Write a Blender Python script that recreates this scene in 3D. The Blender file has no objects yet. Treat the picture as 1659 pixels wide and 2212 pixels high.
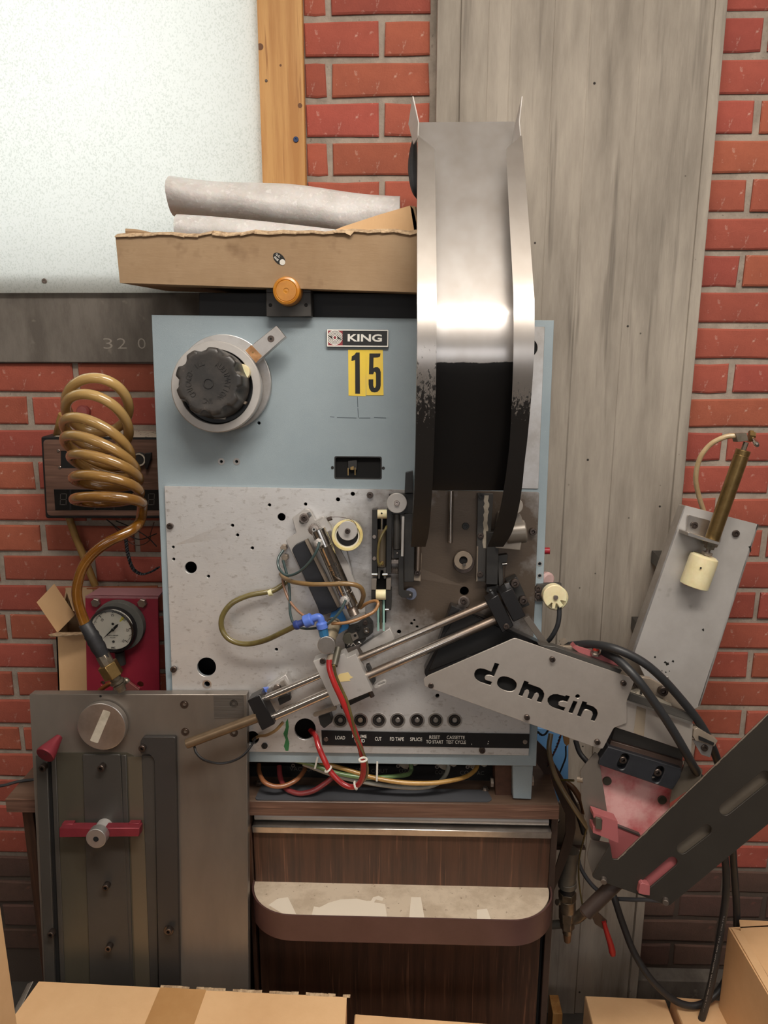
import bpy, bmesh, math, random
from mathutils import Vector as V, Matrix, Quaternion
R = math.radians
random.seed(7)
sc = bpy.context.scene
COL = sc.collection
# ---------------------------------------------------------------- camera
F, CX, CY = 1661.0, 829.5, 1106.0
PITCH, YAW = R(13.3), R(1.8)
CAM = V((0.0, -1.54, 1.557))
fwd = V((-math.sin(YAW)*math.cos(PITCH), math.cos(YAW)*math.cos(PITCH), -math.sin(PITCH)))
rgt = V((math.cos(YAW), math.sin(YAW), 0))
upv = rgt.cross(fwd)
cam_d = bpy.data.cameras.new('camera'); cam = bpy.data.objects.new('camera', cam_d); COL.objects.link(cam)
cam.location = CAM
cam.rotation_euler = Matrix((rgt, upv, -fwd)).transposed().to_euler()
cam_d.sensor_fit = 'VERTICAL'; cam_d.sensor_height = 36; cam_d.lens = 36*F/2212
cam_d.clip_start = 0.02
sc.camera = cam
# ---------------------------------------------------------------- world, lights, exposure
w = bpy.data.worlds.new('daylight'); sc.world = w; w.use_nodes = True
w.node_tree.nodes['Background'].inputs[0].default_value = (0.93, 0.97, 1.0, 1)
w.node_tree.nodes['Background'].inputs[1].default_value = 2.6
sc.view_settings.view_transform = 'Standard'; sc.view_settings.look = 'None'
sc.view_settings.gamma = 1; sc.view_settings.exposure = 0.0
sc.view_settings.use_curve_mapping = False
def area(name, loc, target, size, sy, power, col):
    l = bpy.data.lights.new(name, 'AREA'); l.shape = 'RECTANGLE'; l.size = size; l.size_y = sy; l.energy = power; l.color = col
    o = bpy.data.objects.new(name, l); COL.objects.link(o); o.location = loc
    o.rotation_euler = (V(target)-V(loc)).to_track_quat('-Z', 'Y').to_euler(); return o
for x_, y_, p_ in ((0.30, -1.28, 28), (-1.6, -2.9, 12), (2.0, -3.0, 12)):      # tube lights; upward lamp added above each to brighten the ceiling
    area('pendant_tube_light', (x_, y_, 2.62), (x_, y_+.02, 0), 1.3, 0.22, p_, (1.0, 0.93, 0.85))
    area('added_ceiling_uplight', (x_, y_, 2.66), (x_, y_+.02, 4), 1.3, 0.22, p_*.85, (1.0, 0.94, 0.87))
area('rear_window_daylight', (0.3, -4.85, 1.95), (0.3, 0, 1.2), 2.6, 1.1, 14, (0.96, 0.97, 1.0))

# ---------------------------------------------------------------- rays and planes
def ray(u, v): return (fwd + rgt*((u-CX)/F) - upv*((v-CY)/F))
class Plane:
    def __init__(s, p0, n):
        s.p0 = V(p0); s.n = V(n).normalized()
        e = V((1, 0, 0)); s.e1 = (e - s.n*e.dot(s.n)).normalized(); s.e2 = s.n.cross(s.e1)
    def at(s, u, v, off=0.0):
        d = ray(u, v); p = s.p0 + s.n*off
        return CAM + d*((p-CAM).dot(s.n)/d.dot(s.n))
    def px(s, u, v, off=0.0): return (s.at(u, v, off)-CAM).dot(fwd)/F      # metres per pixel there
    def loc(s, u, v, off=0.0):
        q = s.at(u, v, off)-s.p0; return (q.dot(s.e1), q.dot(s.e2))
    def rot(s): return Matrix((s.e1, s.e2, s.n)).transposed().to_quaternion()
def VP(Y): return Plane((0, Y, 0), (0, -1, 0))
def HP(z): return Plane((0, 0, z), (0, 0, 1))
LEAN = R(6.8)
S = Plane((0, -0.336, 0.835), (0, -math.cos(LEAN), math.sin(LEAN)))    # face of the brushed deck plate
WALL = VP(0.0)

# ---------------------------------------------------------------- geometry accumulator
def catmull(pts, per=8):
    pts = [V(p) for p in pts]; out = []
    q = [pts[0]*2-pts[1]] + pts + [pts[-1]*2-pts[-2]]
    for i in range(1, len(q)-2):
        a, b, c, d = q[i-1], q[i], q[i+1], q[i+2]
        for k in range(per):
            t = k/per
            out.append(0.5*((2*b)+(c-a)*t+(2*a-5*b+4*c-d)*t*t+(3*b-a-3*c+d)*t**3))
    out.append(pts[-1]); return out
class G:
    def __init__(s): s.v = []; s.f = []
    def add(s, vs, fs):
        o = len(s.v); s.v += [V(x) for x in vs]; s.f += [tuple(i+o for i in f) for f in fs]; return s
    def prism(s, poly, vec):
        n = len(poly); vec = V(vec); a = [V(p) for p in poly]
        nn = V((0, 0, 0))
        for i in range(n): nn += (a[i]-a[0]).cross(a[(i+1) % n]-a[0])
        if nn.dot(vec) > 0: a.reverse()
        b = [p+vec for p in a]
        # front faces away from vec
        return s.add(a+b, [tuple(range(n)), tuple(range(2*n-1, n-1, -1))]+[((i+1) % n, i, n+i, n+(i+1) % n) for i in range(n)])
    def box(s, lo, hi):
        x0, y0, z0 = lo; x1, y1, z1 = hi
        return s.prism([(x0, y0, z0), (x1, y0, z0), (x1, y0, z1), (x0, y0, z1)], (0, y1-y0, 0))
    def lathe(s, c, axis, prof, n=32, squash=None):
        c = V(c); axis = V(axis).normalized()
        a = axis.orthogonal().normalized(); b = axis.cross(a)
        vs = []; fs = []
        for r, h in prof:
            for k in range(n):
                t = 2*math.pi*k/n
                vs.append(c+axis*h+(a*math.cos(t)+b*math.sin(t))*r)
        m = len(prof)
        for j in range(m-1):
            for k in range(n):
                fs.append((j*n+k, j*n+(k+1) % n, (j+1)*n+(k+1) % n, (j+1)*n+k))
        if prof[0][0] > 1e-6: fs.append(tuple(range(n-1, -1, -1)))
        if prof[-1][0] > 1e-6: fs.append(tuple((m-1)*n+k for k in range(n)))
        return s.add(vs, fs)
    def cyl(s, a, b, r, n=24, r2=None):
        a = V(a); b = V(b); L = (b-a).length
        return s.lathe(a, b-a, [(r, 0), (r2 if r2 is not None else r, L)], n)
    def tube(s, pts, r, n=12, per=8, smooth=True):
        P_ = catmull(pts, per) if smooth else [V(p) for p in pts]
        m = len(P_); t0 = (P_[1]-P_[0]).normalized(); a = t0.orthogonal().normalized(); vs = []; fs = []
        for i, p in enumerate(P_):
            t = (P_[min(i+1, m-1)]-P_[max(i-1, 0)]).normalized()
            a = (a - t*a.dot(t)).normalized(); b = t.cross(a)
            rr = r(i/(m-1)) if callable(r) else r
            for k in range(n):
                q = 2*math.pi*k/n; vs.append(p+(a*math.cos(q)+b*math.sin(q))*rr)
        for j in range(m-1):
            for k in range(n): fs.append((j*n+k, j*n+(k+1) % n, (j+1)*n+(k+1) % n, (j+1)*n+k))
        fs.append(tuple(range(n-1, -1, -1))); fs.append(tuple((m-1)*n+k for k in range(n)))
        return s.add(vs, fs)
    def sheet(s, rows, th):
        """rows: grid of points; thickness th along the local normal"""
        m = len(rows); n = len(rows[0]); vs = [V(p) for r_ in rows for p in r_]; nr = []
        for i in range(m):
            for j in range(n):
                du = V(rows[i][min(j+1, n-1)])-V(rows[i][max(j-1, 0)]); dv = V(rows[min(i+1, m-1)][j])-V(rows[max(i-1, 0)][j])
                nr.append(du.cross(dv).normalized())
        bk = [p-q*th for p, q in zip(vs, nr)]; N = m*n; fs = []
        for i in range(m-1):
            for j in range(n-1):
                a = i*n+j; fs.append((a, a+1, a+n+1, a+n)); fs.append((N+a+n, N+a+n+1, N+a+1, N+a))
        for j in range(n-1):
            fs.append((j+1, j, N+j, N+j+1)); k = (m-1)*n+j; fs.append((k, k+1, N+k+1, N+k))
        for i in range(m-1):
            a = i*n; fs.append((a, a+n, N+a+n, N+a)); b = i*n+n-1; fs.append((b+n, b, N+b, N+b+n))
        return s.add(vs+bk, fs)
def mesh_of(g, name):
    me = bpy.data.meshes.new(name)
    me.from_pydata([tuple(v) for v in g.v], [], g.f); me.validate(); me.update()
    bm = bmesh.new(); bm.from_mesh(me); bmesh.ops.recalc_face_normals(bm, faces=bm.faces); bm.to_mesh(me); bm.free()
    return me
def finish(me, m, sharp=35):
    me.materials.clear(); me.materials.append(m)
    for p in me.polygons: p.use_smooth = not me.get('flat')
    me.set_sharp_from_angle(angle=R(sharp)); return me
# ---------------------------------------------------------------- things, parts
def worldloc(o):
    l = V(o.location)
    while o.parent: o = o.parent; l += V(o.location)
    return l
def thing(name, label, cat, loc, group=None):
    o = bpy.data.objects.new(name, None); COL.objects.link(o); o.empty_display_size = 0.02
    o.location = loc; o['label'] = label; o['category'] = cat
    if group: o['group'] = group
    return o
def put(name, g, m, parent=None, label=None, kind=None, bev=0, sharp=35, seg=1):
    me = g if isinstance(g, bpy.types.Mesh) else mesh_of(g, name)
    finish(me, m, sharp)
    o = bpy.data.objects.new(name, me); COL.objects.link(o)
    if parent: o.parent = parent; o.location = -worldloc(parent)
    else:
        c = sum((V(b) for b in o.bound_box), V((0, 0, 0)))/8
        c.z = min(b[2] for b in o.bound_box)
        me.transform(Matrix.Translation(-c)); o.location = c
    if label: o['label'] = label
    if kind: o['kind'] = kind
    if bev:
        md = o.modifiers.new('bevel', 'BEVEL'); md.width = bev; md.segments = seg; md.limit_method = 'ANGLE'; md.angle_limit = R(40)
    return o
def solo(name, g, m, label, cat, group=None, **k):
    o = put(name, g, m, None, label, **k); o['category'] = cat
    if group: o['group'] = group
    return o
def rnd(pts, r, seg=4):
    """fillet the corners of a pixel polygon"""
    out = []; n = len(pts)
    rs = r if isinstance(r, (list, tuple)) else [r]*n
    for i in range(n):
        p = V((*pts[i], 0)); a = V((*pts[i-1], 0)); b = V((*pts[(i+1) % n], 0)); rr = rs[i]
        da = (a-p); db = (b-p); rr = min(rr, da.length*.45, db.length*.45)
        if rr < .5: out.append(pts[i]); continue
        A = p+da.normalized()*rr; B = p+db.normalized()*rr
        for k in range(seg+1):
            t = k/seg; q = A*(1-t)**2+p*2*t*(1-t)+B*t*t; out.append((q.x, q.y))
    return out
def stad(u0, v0, u1, v1, w_, seg=8):
    """slot outline between two pixel points"""
    d = V((u1-u0, v1-v0)); a = math.atan2(d.y, d.x); r = w_/2; out = []
    for k in range(seg+1):
        t = a-math.pi/2+math.pi*k/seg; out.append((u1+r*math.cos(t), v1+r*math.sin(t)))
    for k in range(seg+1):
        t = a+math.pi/2+math.pi*k/seg; out.append((u0+r*math.cos(t), v0+r*math.sin(t)))
    return out
def circ(u, v, r, n=24): return [(u+r*math.cos(2*math.pi*k/n), v+r*math.sin(2*math.pi*k/n)) for k in range(n)]
def plate(pl, outer, off, th, holes=(), bev=0.0004):
    """flat plate with through holes; outline given on its front face"""
    cu = bpy.data.curves.new('c', 'CURVE'); cu.dimensions = '2D'; cu.fill_mode = 'BOTH'
    for poly in [outer]+list(holes):
        sp = cu.splines.new('POLY'); sp.points.add(len(poly)-1); sp.use_cyclic_u = True
        for k, (u, v) in enumerate(poly):
            x, y = pl.loc(u, v, off); sp.points[k].co = (x, y, 0, 1)
    cu.extrude = th/2-bev; cu.bevel_depth = bev; cu.bevel_resolution = 0; cu.offset = -bev
    ob = bpy.data.objects.new('c', cu); me = bpy.data.meshes.new_from_object(ob)
    bpy.data.objects.remove(ob); bpy.data.curves.remove(cu)
    M4 = Matrix((pl.e1, pl.e2, pl.n)).transposed().to_4x4(); M4.translation = pl.p0+pl.n*(off-th/2)
    me.transform(M4); me['flat'] = True; return me
def pr(pl, poly, off, th):
    """prism: outline in pixels at offset off, depth th behind"""
    return G().prism([pl.at(u, v, off) for u, v in poly], -pl.n*th)
def disc(pl, u, v, off, rpx, th, n=32, prof=None):
    """disc standing on the plane, its front centre at pixel (u,v)"""
    c = pl.at(u, v, off); r = rpx*pl.px(u, v, off); e = min(0.0006, th*.3)
    return G().lathe(c-pl.n*th, pl.n, [(r, 0), (r, th-e), (r-e, th)], n)
def ring(pl, u, v, off, ro, ri, th, n=48):
    c = pl.at(u, v, off); k = pl.px(u, v, off); ro *= k; ri *= k
    g = G().lathe(c-pl.n*th, pl.n, [(ro, 0), (ro, th), (ri, th), (ri, 0), (ro, 0)], n)
    g.f = [f for f in g.f if len(f) == 4]; return g
def text(pl, s, u, v, off, h, width=None, ang=0, ext=0.0002, fat=0.0, sp=1.0):
    """text centred at pixel, cap height h px, optional total width px"""
    cu = bpy.data.curves.new('t', 'FONT'); cu.body = s; cu.align_x = 'CENTER'; cu.align_y = 'CENTER'; cu.space_character = sp
    cu.size = 1; cu.offset = fat; cu.extrude = 0.5; cu.resolution_u = 3
    ob = bpy.data.objects.new('t', cu); me = bpy.data.meshes.new_from_object(ob)
    bpy.data.objects.remove(ob); bpy.data.curves.remove(cu)
    if not len(me.vertices): return me
    xs = [q.co.x for q in me.vertices]; ys = [q.co.y for q in me.vertices]
    k = pl.px(u, v, off); sy = h*k/(max(ys)-min(ys)); sx = width*k/(max(xs)-min(xs)) if width else sy
    me.transform(Matrix.Translation((-(max(xs)+min(xs))/2, -(max(ys)+min(ys))/2, 0)))
    me.transform(Matrix.Diagonal((sx, sy, ext, 1)))
    a = R(ang); c = pl.at(u, v, off); x = (pl.at(u+10*math.cos(a), v+10*math.sin(a), off)-c).normalized(); y = pl.n.cross(x)
    M4 = Matrix((x, y, pl.n)).transposed().to_4x4(); M4.translation = c+pl.n*ext/2
    me.transform(M4); return me
_scr = {}
def screw(parent, pl, u, v, off, r=6, h=0.006, m=None, name='socket_screw', hexr=.5, label=None):
    """socket head screw, front centre at pixel, shared mesh"""
    rw = round(r*pl.px(u, v, off)*2000)/2000; key = (rw, h, m.name, hexr)
    if key not in _scr:
        g = G().lathe((0, 0, -h), (0, 0, 1), [(rw, 0), (rw, h-.0005), (rw-.0005, h), (rw*hexr, h), (rw*hexr*.95, h*.45), (0.00001, h*.4)], 12)
        _scr[key] = finish(mesh_of(g, name), m)
    o = bpy.data.objects.new(name, _scr[key]); COL.objects.link(o); o.parent = parent
    o.location = pl.at(u, v, off)-worldloc(parent); o.rotation_mode = 'QUATERNION'; o.rotation_quaternion = pl.rot()
    if label: o['label'] = label
    return o
# ---------------------------------------------------------------- materials
def hexc(h):
    h = h.lstrip('#'); c = [int(h[i:i+2], 16)/255 for i in (0, 2, 4)]
    return tuple((x/12.92 if x <= .04045 else ((x+.055)/1.055)**2.4) for x in c)+(1,)
def mk(name, col, rough=.5, metal=0, col2=None, sc_=6, st=(1, 1, 1), lo=.4, hi=.65, bump=0, bs=200, bst=None, spec=None, r2=None,
       col3=None, s3=120, l3=.62, h3=.7, st3=(1, 1, 1), rnd_=0, coat=0, sss=0, trans=0, detail=6, pits=0, zgrad=None, grime=None):
    m = bpy.data.materials.new(name); m.use_nodes = True; N = m.node_tree.nodes; L = m.node_tree.links; b = N['Principled BSDF']
    b.inputs['Base Color'].default_value = hexc(col); b.inputs['Roughness'].default_value = rough; b.inputs['Metallic'].default_value = metal
    if spec is not None: b.inputs['Specular IOR Level'].default_value = spec
    if coat: b.inputs['Coat Weight'].default_value = coat; b.inputs['Coat Roughness'].default_value = .15
    if trans: b.inputs['Transmission Weight'].default_value = trans
    tc = N.new('ShaderNodeTexCoord')
    def noise(scale, stretch, det=detail):
        mp = N.new('ShaderNodeMapping'); mp.inputs['Scale'].default_value = stretch; L.new(tc.outputs['Object'], mp.inputs['Vector'])
        n = N.new('ShaderNodeTexNoise'); n.inputs['Scale'].default_value = scale; n.inputs['Detail'].default_value = det; n.inputs['Roughness'].default_value = .65
        L.new(mp.outputs['Vector'], n.inputs['Vector']); return n.outputs['Fac']
    def ramp(fac, a, c):
        r = N.new('ShaderNodeMapRange'); r.inputs['From Min'].default_value = a; r.inputs['From Max'].default_value = c; L.new(fac, r.inputs['Value']); return r.outputs['Result']
    cur = None
    def mix(fac, A, B):
        x = N.new('ShaderNodeMix'); x.data_type = 'RGBA'
        if fac is not None: L.new(fac, x.inputs['Factor'])
        if isinstance(A, tuple): x.inputs[6].default_value = A
        else: L.new(A, x.inputs[6])
        if isinstance(B, tuple): x.inputs[7].default_value = B
        else: L.new(B, x.inputs[7])
        return x.outputs[2]
    if col2:
        f = ramp(noise(sc_, st), lo, hi); cur = mix(f, hexc(col), hexc(col2))
        if r2 is not None:
            rr = N.new('ShaderNodeMapRange'); rr.inputs['To Min'].default_value = rough; rr.inputs['To Max'].default_value = r2; L.new(f, rr.inputs['Value']); L.new(rr.outputs['Result'], b.inputs['Roughness'])
    if col3:
        f3 = ramp(noise(s3, st3, 3), l3, h3); cur = mix(f3, cur if cur else hexc(col), hexc(col3))
    if grime:      # oily brown soiling plus the chute's shadow, painted into the plate colour
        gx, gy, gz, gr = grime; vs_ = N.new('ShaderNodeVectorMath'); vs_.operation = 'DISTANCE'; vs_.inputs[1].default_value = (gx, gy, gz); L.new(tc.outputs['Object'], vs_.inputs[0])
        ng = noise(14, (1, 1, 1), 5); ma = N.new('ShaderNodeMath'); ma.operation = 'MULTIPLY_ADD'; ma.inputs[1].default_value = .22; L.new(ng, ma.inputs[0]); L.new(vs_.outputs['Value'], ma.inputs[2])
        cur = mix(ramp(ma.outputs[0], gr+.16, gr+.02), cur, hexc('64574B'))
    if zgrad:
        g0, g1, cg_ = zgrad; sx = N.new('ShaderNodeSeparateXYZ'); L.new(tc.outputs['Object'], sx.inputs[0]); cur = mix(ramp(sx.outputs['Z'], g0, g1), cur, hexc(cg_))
    if pits:
        vo = N.new('ShaderNodeTexVoronoi'); vo.inputs['Scale'].default_value = pits; L.new(tc.outputs['Object'], vo.inputs['Vector'])
        sc2 = N.new('ShaderNodeSeparateColor'); L.new(vo.outputs['Color'], sc2.inputs[0]); gate = ramp(sc2.outputs[0], .80, .81); dot = N.new('ShaderNodeMapRange'); dot.inputs['From Min'].default_value = .10; dot.inputs['From Max'].default_value = .06; L.new(vo.outputs['Distance'], dot.inputs['Value'])
        mu = N.new('ShaderNodeMath'); mu.operation = 'MULTIPLY'; L.new(gate, mu.inputs[0]); L.new(dot.outputs['Result'], mu.inputs[1]); cur = mix(mu.outputs[0], cur, hexc('231E1A'))
    if rnd_:
        oi = N.new('ShaderNodeObjectInfo'); hs = N.new('ShaderNodeHueSaturation')
        v = N.new('ShaderNodeMapRange'); v.inputs['To Min'].default_value = 1-rnd_; v.inputs['To Max'].default_value = 1+rnd_*.7; L.new(oi.outputs['Random'], v.inputs['Value']); L.new(v.outputs['Result'], hs.inputs['Value'])
        hm = N.new('ShaderNodeMapRange'); hm.inputs['To Min'].default_value = .493; hm.inputs['To Max'].default_value = .507
        wn = N.new('ShaderNodeTexWhiteNoise'); wn.noise_dimensions = '1D'; L.new(oi.outputs['Random'], wn.inputs['W']); L.new(wn.outputs['Value'], hm.inputs['Value']); L.new(hm.outputs['Result'], hs.inputs['Hue'])
        if cur is None: hs.inputs['Color'].default_value = hexc(col)
        else: L.new(cur, hs.inputs['Color'])
        cur = hs.outputs['Color']
    if cur is not None: L.new(cur, b.inputs['Base Color'])
    if bump:
        bn = N.new('ShaderNodeBump'); bn.inputs['Strength'].default_value = bump; bn.inputs['Distance'].default_value = .001
        L.new(noise(bs, bst or st, 4), bn.inputs['Height']); L.new(bn.outputs['Normal'], b.inputs['Normal'])
    if sss: b.inputs['Subsurface Weight'].default_value = sss; b.inputs['Subsurface Scale'].default_value = .01
    return m
MT = dict(
 brick=mk('brick_red', 'B05C49', .88, col2='954C3D', sc_=9, lo=.35, hi=.7, col3='CFA99A', s3=60, l3=.62, h3=.8, rnd_=.13, bump=.9, bs=260),
 brick_low=mk('brick_sooty', '6A4F45', .9, col2='54423A', sc_=14, lo=.35, hi=.7, col3='7A5347', s3=22, l3=.66, h3=.78, rnd_=.12, bump=.9, bs=260),
 mortar=mk('mortar', 'AEA193', .95, col2='8D8377', sc_=18, bump=1, bs=300, col3='6F675E', s3=90, l3=.66, h3=.76, zgrad=(.46, .28, '53473F')),
 concrete=mk('board_marked_concrete', '887F74', .9, col2='B0A699', sc_=4, st=(3, 3, .45), lo=.38, hi=.64, bump=.9, bs=90, bst=(2, 2, .14), col3='6B635A', s3=7, st3=(6, 6, .3), l3=.58, h3=.76, pits=34),
 sill=mk('stained_concrete', '7A736B', .9, col2='635C55', sc_=10, st=(1.5, 1, .5), lo=.4, hi=.6, bump=.6, bs=120, col3='857D74', s3=24, l3=.64, h3=.72),
 floor=mk('floor_concrete', '57524D', .85, col2='46413D', sc_=5, bump=.3, bs=60),
 ceiling=mk('ceiling_paint', 'E3E0DA', .9), roomwall=mk('room_wall_paint', '7A7168', .9, col2='6A6058', sc_=2),
 pine=mk('pine', 'CE9C5E', .55, col2='B57E42', sc_=5, st=(9, 9, .5), lo=.4, hi=.62, bump=.15, bs=120, bst=(4, 4, .2), col3='A8733D', s3=20, st3=(9, 9, .25), l3=.6, h3=.68),
 knot=mk('pine_knot', '6B4324', .6),
 blue=mk('blue_grey_enamel', '96A3A9', .5, col2='8C9AA1', sc_=4, bump=.25, bs=900, col3='A5AFAF', s3=500, l3=.66, h3=.76),
 bluedk=mk('blue_grey_enamel_worn', '86949A', .5, bump=.2, bs=900),
 deck=mk('brushed_worn_steel', 'E4E2E0', .38, metal=.66, col2='CBC7C4', sc_=6, lo=.4, hi=.8, r2=.48, bump=.14, bs=420, bst=(.3, 1, 1), col3='ABA39B', s3=150, st3=(.6, 1, 1), l3=.56, h3=.82, grime=(.105, -.30, 1.19, .20)),  # grime: dirt with the shade under the chute painted in
 alu=mk('aluminium', 'CCC9C6', .36, metal=.85, col2='ADA69F', sc_=12, bump=.08, bs=300, bst=(1, 1, .1)),
 alu_b=mk('bright_aluminium', 'D6D0CA', .28, metal=.9, col2='BDB6AE', sc_=20),
 alu_m=mk('matt_grey_aluminium', 'C4C0BC', .5, metal=.45, col2='B4AFAA', sc_=6, bump=.05, bs=300, col3='8D867F', s3=16, l3=.66, h3=.78),
 chrome=mk('chrome', 'D8D4CF', .12, metal=1, col2='B5AFA8', sc_=30, r2=.22),
 rod=mk('steel_rod', 'C9C0B8', .16, metal=.95, col2='A39284', sc_=6, detail=2, r2=.36, lo=.45, hi=.6),
 feed=mk('feeder_steel', 'CCC3BA', .34, metal=.68, col2='B9AFA6', sc_=7, r2=.44, bump=.06, bs=300, bst=(1, .2, .2)),
 dark=mk('black_anodised', '2A2928', .42, metal=.2, col2='353330', sc_=20, col3='58544F', s3=160, l3=.72, h3=.76),
 black=mk('black_enamel', '161515', .5), blacks=mk('black_satin', '1D1C1D', .3, bump=.05, bs=300),
 void=mk('dark_interior', '0B0A0A', .9),
 gun=mk('gunmetal_paint', '8A8178', .36, metal=.5, col2='726A62', sc_=3, st=(1, 1, .3), bump=.06, bs=600),
 gun2=mk('gunmetal_dark', '4E4B47', .42, metal=.3, col2='45423F', sc_=4, bump=.06, bs=600),
 gun3=mk('olive_grey_metal', '5E5A4E', .4, metal=.4, col2='524E44', sc_=4, st=(1, 1, .3)),
 scrm=mk('blackened_screw', '6A5E57', .35, metal=.85, col2='4A403B', sc_=60),
 scrs=mk('steel_screw', 'A79B92', .3, metal=.9),
 rubber=mk('black_rubber', '222224', .5, col2='2C2C2F', sc_=60), rubberg=mk('grey_rubber', '4A4B4F', .55),
 cable=mk('black_cable', '2C2D2F', .45, bump=.1, bs=400), 
 knob=mk('phenolic_knob', '2E2C2A', .38, col2='423D39', sc_=30, bump=.15, bs=300, col3='6A6158', s3=60, l3=.68, h3=.8),
 orange=mk('amber_plastic', 'C6862F', .3, col2='B57426', sc_=30, sss=.15, coat=.3), cream=mk('cream_nylon', 'EADFB8', .45, sss=.25, col2='E0D2A4', sc_=40),
 yellow=mk('yellow_sticker', 'F4D445', .45, col2='EFCB55', sc_=12), ink=mk('black_ink', '17150F', .5), white=mk('white_print', 'E9E6DE', .5),
 redlogo=mk('logo_red', '8E2C34', .45), whitep=mk('white_plastic', 'DCD8CE', .45),
 green=mk('green_tube', '5F7A4D', .25, coat=.5, col2='6F8A5A', sc_=30), olive=mk('olive_tube', '6E6238', .25, coat=.6, col2='584D2B', sc_=16, lo=.45, hi=.6),
 olive2=mk('brownish_tube', '8A6C45', .3, coat=.4, col2='76603C', sc_=20), teal=mk('dark_green_tube', '3E4F4F', .25, coat=.5),
 red=mk('red_tube', 'B02A2A', .22, coat=.6, col2='932226', sc_=14), redd=mk('dusty_red_tube', '8F3A3C', .35, coat=.3, col2='7B2E31', sc_=14),
 salmon=mk('orange_brown_tube', '96603F', .3, coat=.4), amber=mk('amber_tube', 'A37C3E', .2, coat=.6, col2='C39A5C', sc_=20), clear=mk('milky_tube', 'A9A69C', .25, coat=.6, col2='8C8A80', sc_=16),
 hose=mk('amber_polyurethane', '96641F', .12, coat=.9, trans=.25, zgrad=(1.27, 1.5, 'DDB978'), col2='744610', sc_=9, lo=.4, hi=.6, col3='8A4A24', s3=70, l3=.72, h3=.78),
 brass=mk('aged_brass', 'A98C5C', .3, metal=.9, col2='7F6840', sc_=25, r2=.42), brassg=mk('tarnished_brass', '94897A', .38, metal=.8, col2='6C6253', sc_=30),
 maroon=mk('maroon_paint', '8E2637', .4, col2='7D2030', sc_=6, bump=.05, bs=300), redp=mk('red_anodised', '86303A', .4, metal=.3, col2='752832', sc_=20),
 redsheet=mk('worn_red_sheet', 'CE5E62', .3, metal=.1, col2='E6B0AC', sc_=9, lo=.42, hi=.6, r2=.45), redblk=mk('dusty_red_block', 'A85F60', .5, metal=.1),
 gface=mk('gauge_face', 'E9E4D6', .5), card=mk('cardboard', 'E8BE8E', .85, col2='DEB282', sc_=5, bump=.25, bs=160, bst=(1, 1, .2)),
 cardd=mk('old_cardboard', 'A88D6E', .85, col2='997D5E', sc_=6, bump=.35, bs=60, bst=(.3, 1, 2), col3='8A6F53', s3=20, l3=.6, h3=.75), cardtape=mk('brown_tape', 'C59763', .35, col2='BA8B58', sc_=10),
 cedge=mk('corrugated_edge', 'C9AE8C', .9, col2='8C7155', sc_=120, st=(1, 1, .1)),
 foam=mk('foam_sheet', 'CFCBC8', .38, col2='BEB9B5', sc_=22, bump=1, bs=130, sss=.3, col3='E2DFDC', s3=90, l3=.55, h3=.75),
 walnut=mk('walnut_laminate', '573B2D', .42, col2='432F25', sc_=6, st=(14, 6, .6), lo=.38, hi=.62, col3='714E3B', s3=12, st3=(16, 8, .4), l3=.57, h3=.68),
 walnuth=mk('walnut_laminate_edge', '74574A', .4, col2='583F34', sc_=7, st=(.6, 3, 14), lo=.38, hi=.62, col3='876757', s3=14, st3=(.4, 3, 16), l3=.57, h3=.68),
 desktop=mk('desk_top_laminate', '6E594B', .35, col2='5C483B', sc_=7, st=(.6, 8, 8), lo=.38, hi=.62),
 brownbox=mk('brown_wood_block', '54382B', .6, col2='472E23', sc_=60), vinyl=mk('brown_vinyl_band', '5B403C', .45, col2='513733', sc_=9, bump=.05, bs=200),
 tray=mk('speckled_laminate', 'CDBCA6', .55, col2='B9A791', sc_=20, lo=.45, hi=.62, col3='8C7A66', s3=110, l3=.64, h3=.72), traylt=mk('cleaned_patch', 'E2D6C4', .55),
 bfit=mk('blue_plastic', '5B7AD0', .35, sss=.1), bfitd=mk('dark_blue_plastic', '2F3F7E', .4), bfitl=mk('teal_blue_plastic', '2F6A94', .35), skyblue=mk('blue_sheet', '5E8FBE', .6, col2='5384B4', sc_=8),
 navy=mk('navy_black_bar', '202125', .45, col2='28292E', sc_=30), glass=mk('glass', 'DDEFEA', .05, trans=.9), greenst=mk('green_ink', '2E6B3C', .6),
 dirty=mk('dirty_beige_metal', '9C8E7F', .5, metal=.4, col2='857767', sc_=14), conduit=mk('galvanised_pipe', '7E7B72', .5, metal=.5, col2='6A675F', sc_=10),
 redh=mk('red_vinyl_grip', 'B22A2A', .4), chalk=mk('chalk_line', 'A39B90', .9), graph=mk('pencil_line', '4F5A60', .8), paleplate=mk('cream_plate', 'B9AE9C', .6, col3='4A4238', s3=160, l3=.6, h3=.64),
 label=mk('aged_label', 'C3B9A8', .6, col2='A59A88', sc_=40), brownm=mk('brown_painted_steel', '4C3B33', .45, col2='3E3029', sc_=10), grime=mk('tan_metal_sheet', '8C8173', .45, metal=.5, col2='7B7063', sc_=8))
# ================================================================ the setting
def struct(name, g, m, parent=None, **k): return put(name, g, m, parent, kind='structure', **k)
def hp(u, v, z): return HP(z).at(u, v)
XL, XR, YF, ZC = -2.6, 3.0, -5.0, 3.0
struct('floor', G().box((XL, YF, -.05), (XR, .02, 0)), MT['floor'])
struct('ceiling', G().box((XL, YF, ZC), (XR, .25, ZC+.05)), MT['ceiling'])
struct('wall_left', G().box((XL-.05, YF, 0), (XL, .25, ZC)), MT['roomwall'])
struct('wall_right', G().box((XR, YF, 0), (XR+.05, .25, ZC)), MT['roomwall'])
struct('wall_front', G().box((XL, YF-.05, 0), (XR, YF, ZC)), MT['roomwall'])
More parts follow.
